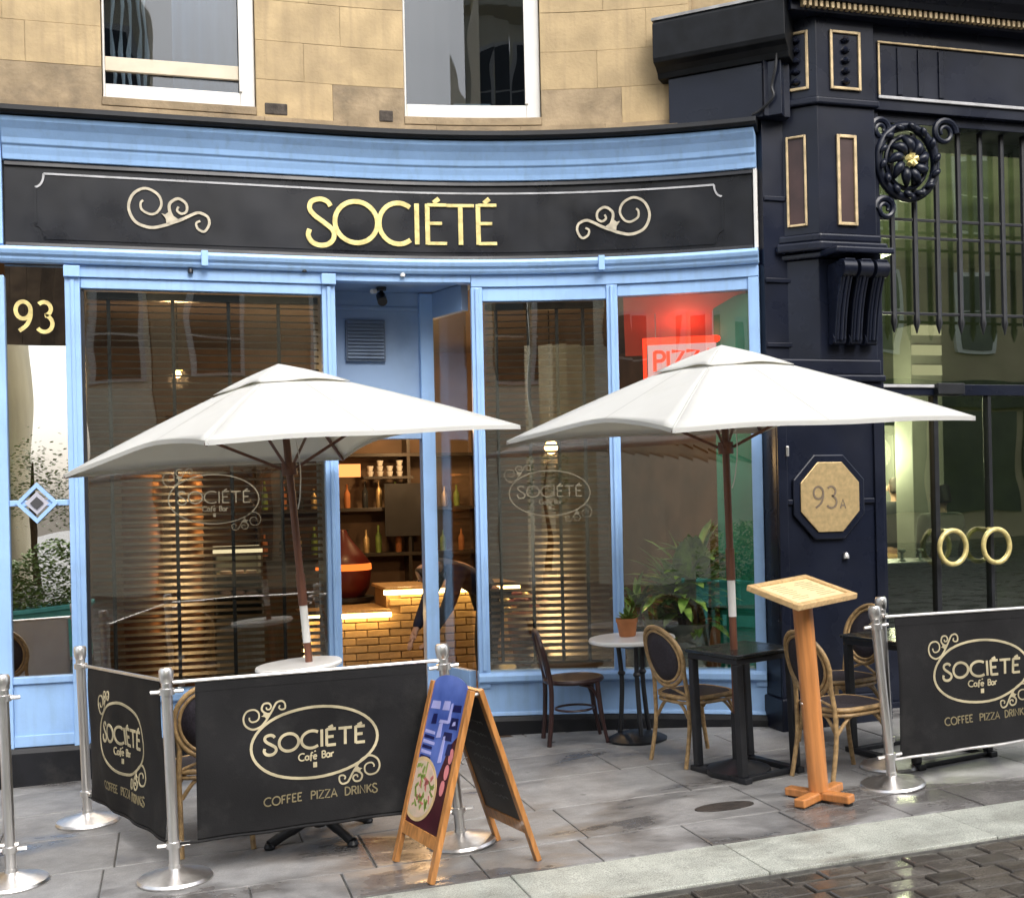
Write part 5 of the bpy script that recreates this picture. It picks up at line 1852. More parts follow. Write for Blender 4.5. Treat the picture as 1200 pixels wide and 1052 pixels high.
# ================================================================== PAVEMENT FURNITURE
def umbrella(label, X, Y, lean, half, rz, ht, rise, leany=0.0):
    t = root('cafe_umbrella', label, 'umbrella', X, Y, lean=lean, rz=rz, group='cream market umbrellas', leany=leany)
    # heavy base
    b = MB()
    b.lathe([(0.185, 0.0), (0.19, 0.012), (0.185, 0.035), (0.10, 0.06), (0.04, 0.085), (0.034, 0.09), (0.034, 0.36), (0.0, 0.36)], 28)
    b.build('base', IRON, t, smooth=True)
    b = MB()
    b.tube([(0, 0, 0.10), (0, 0, ht - 0.02)], 0.0215, 14)
    pole = b.build('pole', TEAK, t, smooth=True)
    b = MB()
    b.tube([(0, 0, 0.93), (0, 0, 1.145)], 0.0232, 14)
    b.build('white_sleeve', WHITE, pole, smooth=True)
    b = MB()
    b.tube([(0, 0, 1.145), (0, 0, 1.33)], 0.0265, 14)
    b.build('pole_joint', TEAK, pole, smooth=True)
    eave = ht - rise
    n, mseg = 14, 12
    BOW = (0.17, 0.03, 0.17, 0.03)
    b = MB()
    for k in range(4):
        a0, a1 = PI / 2 * k, PI / 2 * (k + 1)
        c0 = Vector((math.cos(a0), math.sin(a0), 0)) * half
        c1 = Vector((math.cos(a1), math.sin(a1), 0)) * half
        vs = []
        for i in range(mseg + 1):
            u = 0.10 + 0.90 * i / mseg
            for j in range(n + 1):
                q_ = j / n
                bow = 4 * q_ * (1 - q_)
                uu = u * (1 - BOW[k] * bow * u ** 3)
                p = c0.lerp(c1, q_) * uu
                z = eave + rise * (1 - uu) + 0.014 * math.sin(PI * uu) - 0.010 * bow * math.sin(PI * uu) * uu
                # gentle slack and ripples of the cloth
                z += 0.006 * math.sin(9 * q_ + k * 2) * bow * u
                vs.append((p.x, p.y, z))
        fs = []
        for i in range(mseg):
            for j in range(n):
                a = i * (n + 1) + j
                fs.append((a, a + 1, a + n + 2, a + n + 1))
        b.add(vs, fs)
    can = b.build('canopy', CANOPY, t, smooth=30, solid=0.003)
    # stitched seams along the ribs and down the middle of each panel
    for k in range(8):
        a = PI / 4 * k
        d = Vector((math.cos(a), math.sin(a), 0)) * (half if k % 2 == 0 else half * math.cos(PI / 4))
        side_ = k // 2
        b = MB()
        vs = []
        dn = Vector((-math.sin(a), math.cos(a), 0))
        for i in range(13):
            u = 0.30 + 0.695 * i / 12
            bow = 0 if k % 2 == 0 else 1
            uu = u * (1 - BOW[side_] * bow * u ** 3)
            z = eave + rise * (1 - uu) + 0.014 * math.sin(PI * uu) - 0.010 * bow * math.sin(PI * uu) * uu + 0.006 * math.sin(4.5 + side_ * 2) * bow * u + 0.0032
            wv = (0.009 if k % 2 == 0 else 0.005)
            vs += [d * uu - dn * wv + Vector((0, 0, z - (0.006 if k % 2 == 0 else 0))), d * uu + Vector((0, 0, z + 0.001)), d * uu + dn * wv + Vector((0, 0, z - (0.006 if k % 2 == 0 else 0)))]
        fs = []
        for i in range(12):
            q_ = 3 * i
            fs += [(q_, q_ + 3, q_ + 4, q_ + 1), (q_ + 1, q_ + 4, q_ + 5, q_ + 2)]
        b.add(vs, fs)
        b.build('seam', SEAM, can, smooth=True)
    # hem band
    b = MB()
    for k in range(4):
        a0, a1 = PI / 2 * k, PI / 2 * (k + 1)
        c0 = Vector((math.cos(a0), math.sin(a0), 0)) * half
        c1 = Vector((math.cos(a1), math.sin(a1), 0)) * half
        vs = []
        for j in range(n + 1):
            q_ = j / n
            bow = 4 * q_ * (1 - q_)
            uu = 1 - BOW[k] * bow
            p = c0.lerp(c1, q_) * uu * 1.0015
            z = eave + rise * (1 - uu) + 0.014 * math.sin(PI * uu) - 0.010 * bow * math.sin(PI * uu) * uu + 0.006 * math.sin(9 * q_ + k * 2) * bow
            vs += [(p.x, p.y, z + 0.004), (p.x, p.y, z - 0.020)]
        b.add(vs, [(2 * j, 2 * j + 2, 2 * j + 3, 2 * j + 1) for j in range(n)])
    b.build('hem', CANOPY, can, solid=0.003)
    # vent cap
    b = MB()
    for k in range(4):
        a0, a1 = PI / 2 * k, PI / 2 * (k + 1)
        c0 = Vector((math.cos(a0), math.sin(a0), 0)) * half * 0.30
        c1 = Vector((math.cos(a1), math.sin(a1), 0)) * half * 0.30
        vs = []
        m2 = 6
        for i in range(m2 + 1):
            u = i / m2
            for j in range(n + 1):
                q_ = j / n
                bow = 4 * q_ * (1 - q_)
                uu = u * (1 - 0.10 * bow * u ** 2)
                p = c0.lerp(c1, q_) * uu
                z = ht + 0.019 - (rise * 0.30 + 0.004) * uu + 0.012 * math.sin(PI * uu * 0.8) + 0.006 * math.sin(7 * q_ + k) * u
                vs.append((p.x, p.y, z))
        fs = []
        for i in range(m2):
            for j in range(n):
                a = i * (n + 1) + j
                fs.append((a, a + 1, a + n + 2, a + n + 1))
        b.add(vs, fs)
    b.build('vent_cap', CANOPY, can, smooth=30, solid=0.003)
    b = MB()
    b.lathe([(0.0, ht - 0.07), (0.045, ht - 0.07), (0.045, ht - 0.03), (0.02, ht - 0.012), (0.0, ht - 0.012)], 14)
    b.build('hub', TEAK, t, smooth=True)
    hz = eave - 0.10
    b = MB()
    b.lathe([(0.022, hz - 0.04), (0.045, hz - 0.04), (0.045, hz + 0.03), (0.022, hz + 0.03)], 14)
    b.build('runner', TEAK, t, smooth=True)
    for k in range(4):
        a = PI / 2 * k
        d = Vector((math.cos(a), math.sin(a), 0))
        p0 = d * 0.04 + Vector((0, 0, ht - 0.05))
        p1 = d * half * 0.995 + Vector((0, 0, eave - 0.014))
        mid = d * half * 0.5 + Vector((0, 0, eave + rise * 0.5 - 0.012))
        b = MB()
        b.tube([p0, mid, p1], 0.011, 8)
        rb = b.build('rib', TEAK, t, smooth=True)
        b = MB()
        b.tube([d * 0.045 + Vector((0, 0, hz)), mid - Vector((0, 0, 0.012))], 0.009, 8)
        b.build('strut', TEAK, rb, smooth=True)
    b = MB()
    b.tube(catmull([(0.03, -0.01, ht - 0.12), (0.07, -0.02, eave - 0.05), (0.055, -0.02, eave - 0.25), (0.03, -0.01, eave - 0.34)], 6), 0.0035, 6)
    b.build('pull_cord', WHITE, t)
    return t


U1 = umbrella('cream umbrella standing inside the left barrier through the white round table', 0.82, 6.95, 4.43, 1.355, -21.4, 2.527, 0.486, leany=-1.2)
U2 = umbrella('cream umbrella on the right above the black square table', 3.198, 6.42, 2.07, 1.361, -36.6, 2.497, 0.474, leany=1.8)


def post(label, X, Y, lean, collars=((0.90, 0),), leany=0.0, rail_angle=0.0):
    t = root('barrier_post', label, 'post', X, Y, lean=lean, group='steel barrier posts', leany=leany)
    b = MB()
    b.lathe([(0.172, 0.0), (0.175, 0.008), (0.168, 0.020), (0.12, 0.034), (0.05, 0.050), (0.030, 0.058), (0.028, 0.075), (0.0, 0.075)], 36)
    b.build('base', STEEL, t, smooth=True)
    b = MB()
    b.tube([(0, 0, 0.05), (0, 0, 0.93)], 0.0255, 18)
    b.build('tube', STEEL, t, smooth=True)
    b = MB()
    b.lathe([(0.026, 0.925), (0.030, 0.93), (0.034, 0.955), (0.034, 0.985), (0.028, 0.997), (0.0, 1.0)], 18)
    b.build('cap', STEEL, t, smooth=True)
    for z in (0.885, 0.165):
        b = MB()
        b.lathe([(0.0262, z - 0.016), (0.036, z - 0.014), (0.036, z + 0.014), (0.0262, z + 0.016)], 18)
        for s_ in (-1, 1):
            ca, sa = math.cos(rail_angle), math.sin(rail_angle)
            b.tube([(0.03 * s_ * ca, 0.03 * s_ * sa, z), (0.075 * s_ * ca, 0.075 * s_ * sa, z)], 0.010, 8)
        b.build('collar', STEEL, t, smooth=True)
    return t


post('steel barrier post at the far left edge beside the white banner', -0.761, 6.14, 1.2)
post('steel barrier post at the back corner of the left side banner near the blue shopfront', -0.479, 7.165, 1.4, rail_angle=-1.2)
post('steel barrier post at the front corner between the two left banners', -0.01, 5.847, 1.3)
post('steel barrier post rising behind the pavement sign', 1.363, 5.80, 4.6)
post('leaning steel barrier post beside the wooden menu stand', 3.80, 5.763, 5.4)
post('steel barrier post just behind the leaning one at the right banner', 4.03, 6.13, 2.4, rail_angle=1.3)


def banner(label, TL, TR, BL, BR, m, seed, lg=True, logo_c=(0.5, 0.53), logo_w=0.55, railm=STEEL, group='black printed barrier banners', ext=0.10, drop=0.0, botm=None):
    """cloth stretched between a top and a bottom rail; corners are points in space"""
    TL, TR, BL, BR = map(Vector, (TL, TR, BL, BR))
    rnd = random.Random(seed)
    t = bpy.data.objects.new('barrier_banner', None)
    link(t)
    base = (BL + BR) / 2
    t.location = base
    tag(t, label, 'banner', group)
    ex = (TR - TL).normalized()
    up = ((TL + TR) / 2 - (BL + BR) / 2).normalized()
    nrm = ex.cross(up).normalized()
    Wd = (TR - TL).length
    Ht = ((TL + TR) / 2 - (BL + BR) / 2).length
    ph = [rnd.uniform(0, 6) for _ in range(6)]

    def S(u, v, h=0.0):
        """u along (m), v up (m) -> local point with cloth ripple"""
        a, c = u / Wd, v / Ht
        p = (BL.lerp(BR, a)).lerp(TL.lerp(TR, a), c)
        e = math.sin(PI * max(0, min(1, c)))
        rip = e * (0.016 * math.sin(5.5 * a + ph[0] + 1.5 * c) + 0.009 * math.sin(13 * a + ph[1] - 4 * c) + 0.006 * math.sin(7 * c + 3 * a + ph[2]))
        rip += 0.003 * math.sin(31 * a + 6 * c + ph[4]) * e + 0.007 * math.sin(21 * a + ph[3]) * (1 - c) ** 2
        return tuple(p + nrm * (rip + h) - base)
    nu, nv = 48, 30
    b = MB()
    vs = [S(Wd * i / nu, Ht * j / nv) for i in range(nu + 1) for j in range(nv + 1)]
    fs = []
    for i in range(nu):
        for j in range(nv):
            a = i * (nv + 1) + j
            fs.append((a, a + nv + 1, a + nv + 2, a + 1))
    b.add(vs, fs)
    cl = b.build('cloth', m, t, smooth=180, solid=0.0015)
    for j in (0, nv):
        b = MB()
        pts = [Vector(S(Wd * i / nu, Ht * j / nv)) for i in range(nu + 1)]
        pts = [pts[0] - ex * ext] + pts + [pts[-1] + ex * ext]
        b.tube(pts, 0.0095 if (j or botm is None) else 0.007, 8)
        b.build('top_rail' if j else 'bottom_rail', railm if (j or botm is None) else botm, t, smooth=True)
    for j in (0.955, 0.045):
        b = MB()
        vs = []
        for i in range(nu + 1):
            for dv in (-0.020, 0.020):
                vs.append(S(Wd * i / nu, Ht * j + dv, 0.0022))
        b.add(vs, [(2 * i, 2 * i + 2, 2 * i + 3, 2 * i + 1) for i in range(nu)])
        b.build('stitched_hem', m, cl, smooth=True)
    if lg:
        xf = lambda u, v, h: S(u, v, 0.0015 + h)
        logo(cl, xf, Wd * logo_c[0], Ht * logo_c[1], Wd * logo_w, PRINT, PRINTD, drop=drop)
    return t, S, Wd, Ht, cl


banner('wide black banner with gold oval emblem in front of the white round table', (0.098, 5.835, 0.850), (1.205, 5.80, 0.880), (0.094, 5.835, 0.092), (1.190, 5.80, 0.150), BANNER, 1, logo_c=(0.505, 0.535), botm=BANNER)
banner('narrow looking black side banner at the left end of the seating', (-0.455, 7.10, 0.79), (-0.062, 5.96, 0.845), (-0.45, 7.10, 0.055), (-0.050, 5.96, 0.075), BANNER, 2, logo_c=(0.47, 0.54), logo_w=0.55, botm=BANNER)
banner('black banner with gold oval emblem at the right edge by the dark tables', (3.835, 5.765, 0.983), (5.10, 5.74, 0.998), (3.855, 5.765, 0.195), (5.11, 5.74, 0.262), BANNER, 3, logo_c=(0.43, 0.555), logo_w=0.49, ext=0.06)
t_, S_, Wd_, Ht_, cl_ = banner('white and blue banner cut off by the left edge of the view', (-2.05, 6.15, 0.76), (-0.83, 6.14, 0.78), (-2.05, 6.15, 0.06), (-0.825, 6.14, 0.08), BANNERW, 4, lg=False, group='banner at the left edge')
b = MB()
vs = []
for i in range(13):
    for v in (0.0, 0.09):
        vs.append(S_(Wd_ * i / 12, v + 0.002, 0.003))
b.add(vs, [(2 * i, 2 * i + 2, 2 * i + 3, 2 * i + 1) for i in range(12)])
b.build('blue_stripe', BANNERB, cl_)


def bistro_chair(label, X, Y, rz, lean=2.0, group='oval backed rattan chairs'):
    """faces +X at rz = 0"""
    t = root('bistro_chair', label, 'chair', X, Y, rz=rz, lean=lean, group=group)
    t.scale = (0.95, 0.95, 0.91)
    sh = 0.455
    # seat rim and woven seat (rounded square)
    rim = []
    for i in range(40):
        a = 2 * PI * i / 40
        ca, sa = math.cos(a), math.sin(a)
        k = (abs(ca) ** 3.2 + abs(sa) ** 3.2) ** (-1 / 3.2)
        rim.append((0.205 * ca * k, 0.205 * sa * k, sh))
    b = MB()
    b.tube(rim, 0.016, 10, closed=True)
    b.tube([(x, y, sh - 0.032) for x, y, z in rim], 0.012, 8, closed=True)
    b.build('seat_rim', RATTAN, t, smooth=True)
    b = MB()
    b.prism([(x * 0.96, y * 0.96) for x, y, z in rim], sh - 0.004, sh + 0.014)
    b.build('seat', WEAVE, t, bevel=0.008)
    # oval back
    cz, hz_, hy = 0.735, 0.205, 0.185
    tilt = R(13)
    cx = -0.215

    def bk(y, z, off=0.0):
        dz = z - 0.50
        return (cx - dz * math.tan(tilt) - off + 0.10 * (y / 0.19) ** 2 * 0.35, y, z)
    b = MB()
    for sc_, r_ in ((1.0, 0.015), (0.86, 0.011)):
        b.tube([bk(hy * sc_ * math.cos(a), cz + hz_ * sc_ * math.sin(a)) for a in [2 * PI * i / 36 for i in range(36)]], r_, 10, closed=True)
    b.build('back_hoop', RATTAN, t, smooth=True)
    b = MB()
    ring = [bk(hy * 0.85 * math.cos(a), cz + hz_ * 0.85 * math.sin(a)) for a in [2 * PI * i / 36 for i in range(36)]]
    mid = [bk(hy * 0.45 * math.cos(a), cz + hz_ * 0.45 * math.sin(a)) for a in [2 * PI * i / 36 for i in range(36)]]
    vs = ring + mid + [bk(0, cz)]
    fs = [(i, (i + 1) % 36, 36 + (i + 1) % 36, 36 + i) for i in range(36)] + [(36 + i, 36 + (i + 1) % 36, 72) for i in range(36)]
    b.add(vs, fs)
    b.build('back_mesh', WEAVE, t, smooth=True, solid=0.008)
    # rear legs sweep up into the hoop
    for s_ in (-1, 1):
        b = MB()
        pts = catmull([(-0.255, s_ * 0.185, 0.0), (-0.205, s_ * 0.178, 0.25), (-0.200, s_ * 0.175, 0.45), bk(s_ * 0.165, 0.60), bk(s_ * 0.187, 0.72)], 6)
        b.tube(pts, 0.0145, 10)
        b.build('leg', RATTAN, t, smooth=True)
        b = MB()
        pts = catmull([(0.225, s_ * 0.185, 0.0), (0.19, s_ * 0.175, 0.22), (0.175, s_ * 0.17, 0.44)], 6)
        b.tube(pts, 0.0145, 10)
        b.build('leg', RATTAN, t, smooth=True)
        b = MB()
        b.tube(catmull([(-0.195, s_ * 0.172, 0.30), (-0.10, s_ * 0.18, 0.405), (0.0, s_ * 0.185, 0.425), (0.09, s_ * 0.18, 0.405), (0.18, s_ * 0.172, 0.30)], 6), 0.011, 8)
        b.build('brace', RATTAN, t, smooth=True)
        b = MB()
        x_ = s_ * 0.19
        b.tube(catmull([(x_, -0.165, 0.31), (x_, -0.09, 0.405), (x_, 0.0, 0.425), (x_, 0.09, 0.405), (x_, 0.165, 0.31)], 6), 0.011, 8)
        b.build('brace', RATTAN, t, smooth=True)
        # crossed canes under the hoop
        b = MB()
        b.tube([bk(s_ * 0.15, 0.475), bk(0.0, 0.53), bk(-s_ * 0.02, 0.545)], 0.009, 8)
        b.build('brace', RATTAN, t, smooth=True)
    return t


bistro_chair('rattan chair drawn up to the left side of the black square table', 3.16, 6.89, 14)
bistro_chair('rattan chair between the black square table and the menu stand', 3.70, 6.08, 9)
bistro_chair('rattan chair furthest back in front of the gold number plaque', 4.16, 6.86, 190)
bistro_chair('rattan chair behind the left banner with only its rounded top showing', 0.19, 6.42, 92)
bistro_chair('rattan chair beyond the left edge reflected in the number 93 pane', -1.22, 6.85, 80)


def square_table(label, X, Y, rz, side, m=BLKTOP, h=0.735, lean=2.0):
    t = root('black_table', label, 'table', X, Y, rz=rz, lean=lean, group='black square tables')
    s = side / 2
    b = MB()
    b.box(-s, s, -s, s, h - 0.024, h)
    b.build('table_top', m, t, bevel=0.006)
    l = s - 0.035
    for sx_ in (-1, 1):
        for sy_ in (-1, 1):
            b = MB()
            b.box(sx_ * l - 0.022, sx_ * l + 0.022, sy_ * l - 0.022, sy_ * l + 0.022, 0.034, h - 0.060)
            b.build('leg', IRON, t, bevel=0.004)
        b = MB()
        b.box(sx_ * l - 0.026, sx_ * l + 0.026, -l - 0.05, l + 0.05, 0.0, 0.033)
        b.build('floor_rail', IRON, t, bevel=0.005)
    for sy_ in (-1, 1):
        b = MB()
        b.box(-l + 0.027, l - 0.027, sy_ * l - 0.02, sy_ * l + 0.02, 0.003, 0.030)
        b.build('floor_rail', IRON, t, bevel=0.005)
    b = MB()
    b.box(-l - 0.022, l + 0.022, -l - 0.022, l + 0.022, h - 0.058, h - 0.026)
    b.build('apron', IRON, t, bevel=0.004)
    return t


square_table('black square table under the right umbrella', 3.26, 6.44, 14, 0.47)
square_table('black square table behind the right banner', 4.36, 6.32, 8, 0.62)


def round_table(label, X, Y, r_, h, kind, lean=2.0, top=MARBLE):
    t = root('round_table', label, 'table', X, Y, lean=lean, group='round cafe tables')
    b = MB()
    if top is MARBLE:
        b.lathe([(0.0, h - 0.035), (r_ - 0.03, h - 0.035), (r_ - 0.004, h - 0.026), (r_, h - 0.012), (r_ - 0.006, h), (0.0, h)], 48)
    else:
        b.lathe([(0.0, h - 0.026), (r_ - 0.006, h - 0.026), (r_, h - 0.012), (r_ - 0.006, h), (0.0, h)], 40)
    b.build('table_top', top, t, smooth=True)
    if kind == 'tripod':
        for k in range(3):
            a = 2 * PI * k / 3 + 0.4
            b = MB()
            b.tube(catmull([(0.10 * math.cos(a), 0.10 * math.sin(a), h - 0.04), (0.085 * math.cos(a), 0.085 * math.sin(a), 0.42), (0.10 * math.cos(a), 0.10 * math.sin(a), 0.20), (0.12 * math.cos(a), 0.12 * math.sin(a), 0.03)], 6), [0.016] * 19, 10)
            b.build('leg', IRON, t, smooth=True)
            b = MB()
            b.lathe([(0.02, 0), (0.028, 0.015), (0.02, 0.03), (0.0, 0.03)], 10, (0.085 * math.cos(a), 0.085 * math.sin(a), 0.44))
            b.build('leg_knop', IRON, t, smooth=True)
        b = MB()
        b.lathe([(0.20, 0.0), (0.205, 0.015), (0.16, 0.035), (0.12, 0.05), (0.0, 0.055)], 28)
        b.build('base', IRON, t, smooth=True)
        b = MB()
        b.lathe([(0.05, h - 0.075), (0.14, h - 0.05), (0.14, h - 0.036), (0.0, h - 0.036)], 20)
        b.build('collar', IRON, t, smooth=True)
    elif kind == 'ring':
        for k in range(4):
            a = PI / 2 * k + 0.6
            b = MB()
            b.tube([(0.19 * math.cos(a), 0.19 * math.sin(a), h - 0.036), (0.21 * math.cos(a), 0.21 * math.sin(a), 0.0)], 0.013, 10)
            b.build('leg', IRON, t, smooth=True)
        b = MB()
        b.tube([(0.20 * math.cos(a), 0.20 * math.sin(a), 0.32) for a in [2 * PI * i / 28 for i in range(28)]], 0.009, 8, closed=True)
        b.build('leg_ring', IRON, t, smooth=True)
        for k in range(8):
            a = PI / 4 * k
            b = MB()
            b.box(-0.018, 0.018, -0.006, 0.006, h - 0.055, h - 0.036, lambda x, y, z: ((r_ - 0.045) * math.cos(a) - y * math.cos(a) - x * math.sin(a), (r_ - 0.045) * math.sin(a) - y * math.sin(a) + x * math.cos(a), z))
            b.build('top_clip', IRON, t)
    else:
        b = MB()
        b.tube([(0, 0, 0.05), (0, 0, h - 0.03)], 0.03, 14)
        b.build('column', IRON, t, smooth=True)
        for k in range(4):
            a = PI / 2 * k + 0.45
            b = MB()
            ca, sa = math.cos(a), math.sin(a)
            b.tube(catmull([(0, 0, 0.13), (0.12 * ca, 0.12 * sa, 0.085), (0.24 * ca, 0.24 * sa, 0.045), (0.30 * ca, 0.30 * sa, 0.022)], 5), [0.03] * 8 + [0.026] * 8, 10)
            b.build('foot', IRON, t, smooth=True)
            b = MB()
            b.lathe([(0.026, 0.0), (0.03, 0.012), (0.022, 0.03), (0.0, 0.03)], 10, (0.30 * ca, 0.30 * sa, 0))
            b.build('foot_pad', IRON, t, smooth=True)
    return t


round_table('white round table with the left umbrella pole through it', 0.76, 6.97, 0.25, 0.815, 'ring', lean=4.43)
round_table('white round table beside the right window mullion', 3.03, 7.60, 0.295, 0.70, 'tripod')
round_table('black round table mostly hidden behind the wide left banner', 0.72, 6.27, 0.30, 0.70, 'star', top=BLKTOP)

# small pot on the white table
t = root('plant_pot', 'small orange terracotta pot with sprigs on the white table', 'plant pot', 3.0, 7.66, lean=2.0, h=0.70)
b = MB()
b.lathe([(0.050, 0.0), (0.056, 0.006), (0.070, 0.10), (0.075, 0.10), (0.075, 0.125), (0.062, 0.125), (0.058, 0.105), (0.0, 0.105)], 20)
b.build('pot', TERRA, t, smooth=True)
b = MB()
rn = random.Random(9)
for k in range(46):
    az = rn.uniform(0, 2 * PI)
    el = R(rn.uniform(25, 85))
    ln = rn.uniform(0.05, 0.13)
    d = Vector((math.cos(az) * math.cos(el), math.sin(az) * math.cos(el), math.sin(el)))
    sd_ = Vector((-math.sin(az), math.cos(az), 0)) * 0.012
    p0 = Vector((0, 0, 0.10)) + d * 0.02
    p1 = p0 + d * ln * 0.6
    p2 = p0 + d * ln + Vector((0, 0, -0.01))
    b.add([p0, p1 - sd_, p2, p1 + sd_], [(0, 1, 2, 3)])
b.build('foliage', LEAFD, t)

# dark bentwood chair
t = root('bentwood_chair', 'dark brown bentwood chair alone before the window right of the doorway', 'chair', 2.66, 7.80, rz=-10, lean=2.0)
t.scale = (0.97, 0.97, 0.93)
rim = [(0.195 * math.cos(a) * (1.0 if math.cos(a) < 0 else 1.04), 0.195 * math.sin(a), 0.455) for a in [2 * PI * i / 36 for i in range(36)]]
b = MB()
b.tube(rim, 0.019, 10, closed=True)
b.build('seat_rim', BENT, t, smooth=True)
b = MB()
b.prism([(x * 0.95, y * 0.95) for x, y, z in rim], 0.445, 0.468)
b.build('seat', BENT, t, bevel=0.006)
for s_ in (-1, 1):
    b = MB()
    b.tube(catmull([(-0.215, s_ * 0.155, 0.0), (-0.19, s_ * 0.165, 0.22), (-0.182, s_ * 0.168, 0.455), (-0.215, s_ * 0.165, 0.66)], 6), 0.017, 10)
    b.build('leg', BENT, t, smooth=True)
    b = MB()
    b.tube(catmull([(0.20, s_ * 0.15, 0.0), (0.165, s_ * 0.145, 0.22), (0.15, s_ * 0.14, 0.445)], 6), [0.013] * 5 + [0.018] * 8, 10)
    b.build('leg', BENT, t, smooth=True)
    b = MB()
    b.tube(catmull([(0.155, s_ * 0.142, 0.30), (0.11, s_ * 0.15, 0.40), (0.02, s_ * 0.175, 0.438)], 6), 0.010, 8)
    b.build('brace', BENT, t, smooth=True)
b = MB()
b.tube(catmull([(-0.212, -0.165, 0.64), (-0.235, -0.155, 0.74), (-0.25, -0.09, 0.815), (-0.255, 0.0, 0.83), (-0.25, 0.09, 0.815), (-0.235, 0.155, 0.74), (-0.212, 0.165, 0.64)], 7), 0.017, 10)
b.build('back_bow', BENT, t, smooth=True)
b = MB()
vs = []
for i in range(9):
    z = 0.46 + i / 8 * 0.36
    wd = 0.035 + 0.045 * math.sin(i / 8 * PI) ** 2
    x = -0.185 - 0.068 * (i / 8)
    vs += [(x, -wd, z), (x, wd, z)]
b.add(vs, [(2 * i, 2 * i + 1, 2 * i + 3, 2 * i + 2) for i in range(8)])
b.build('back_splat', BENT, t, solid=0.010)
b = MB()
b.tube([(0.135 * math.cos(a), 0.135 * math.sin(a), 0.24) for a in [2 * PI * i / 26 for i in range(26)]], 0.009, 8, closed=True)
b.build('leg_ring', BENT, t, smooth=True)

# ------------------------------------------------------------------ A-board
t = root('pavement_sign', 'wooden folding pavement sign with a blue pizza poster and black chalkboard back', 'pavement sign', 1.315, 5.51, rz=12, lean=2.0)
# local: x = depth (front face at -x), y = width
HW, HT, SPR = 0.225, 0.835, 0.275
tl_ = math.atan2(SPR - 0.02, HT)


def leaf(sgn, top_z):
    """returns a mapping (u across, v up the leaf, h outwards) for one leaf"""
    foot = Vector((sgn * SPR, 0, 0))
    apex = Vector((sgn * 0.02, 0, HT))
    upv = (apex - foot).normalized()
    out_ = Vector((sgn * upv.z, 0, -sgn * upv.x))
    return lambda u, v, h: tuple(foot + Vector((0, sgn * u, 0)) + upv * v + out_ * h)


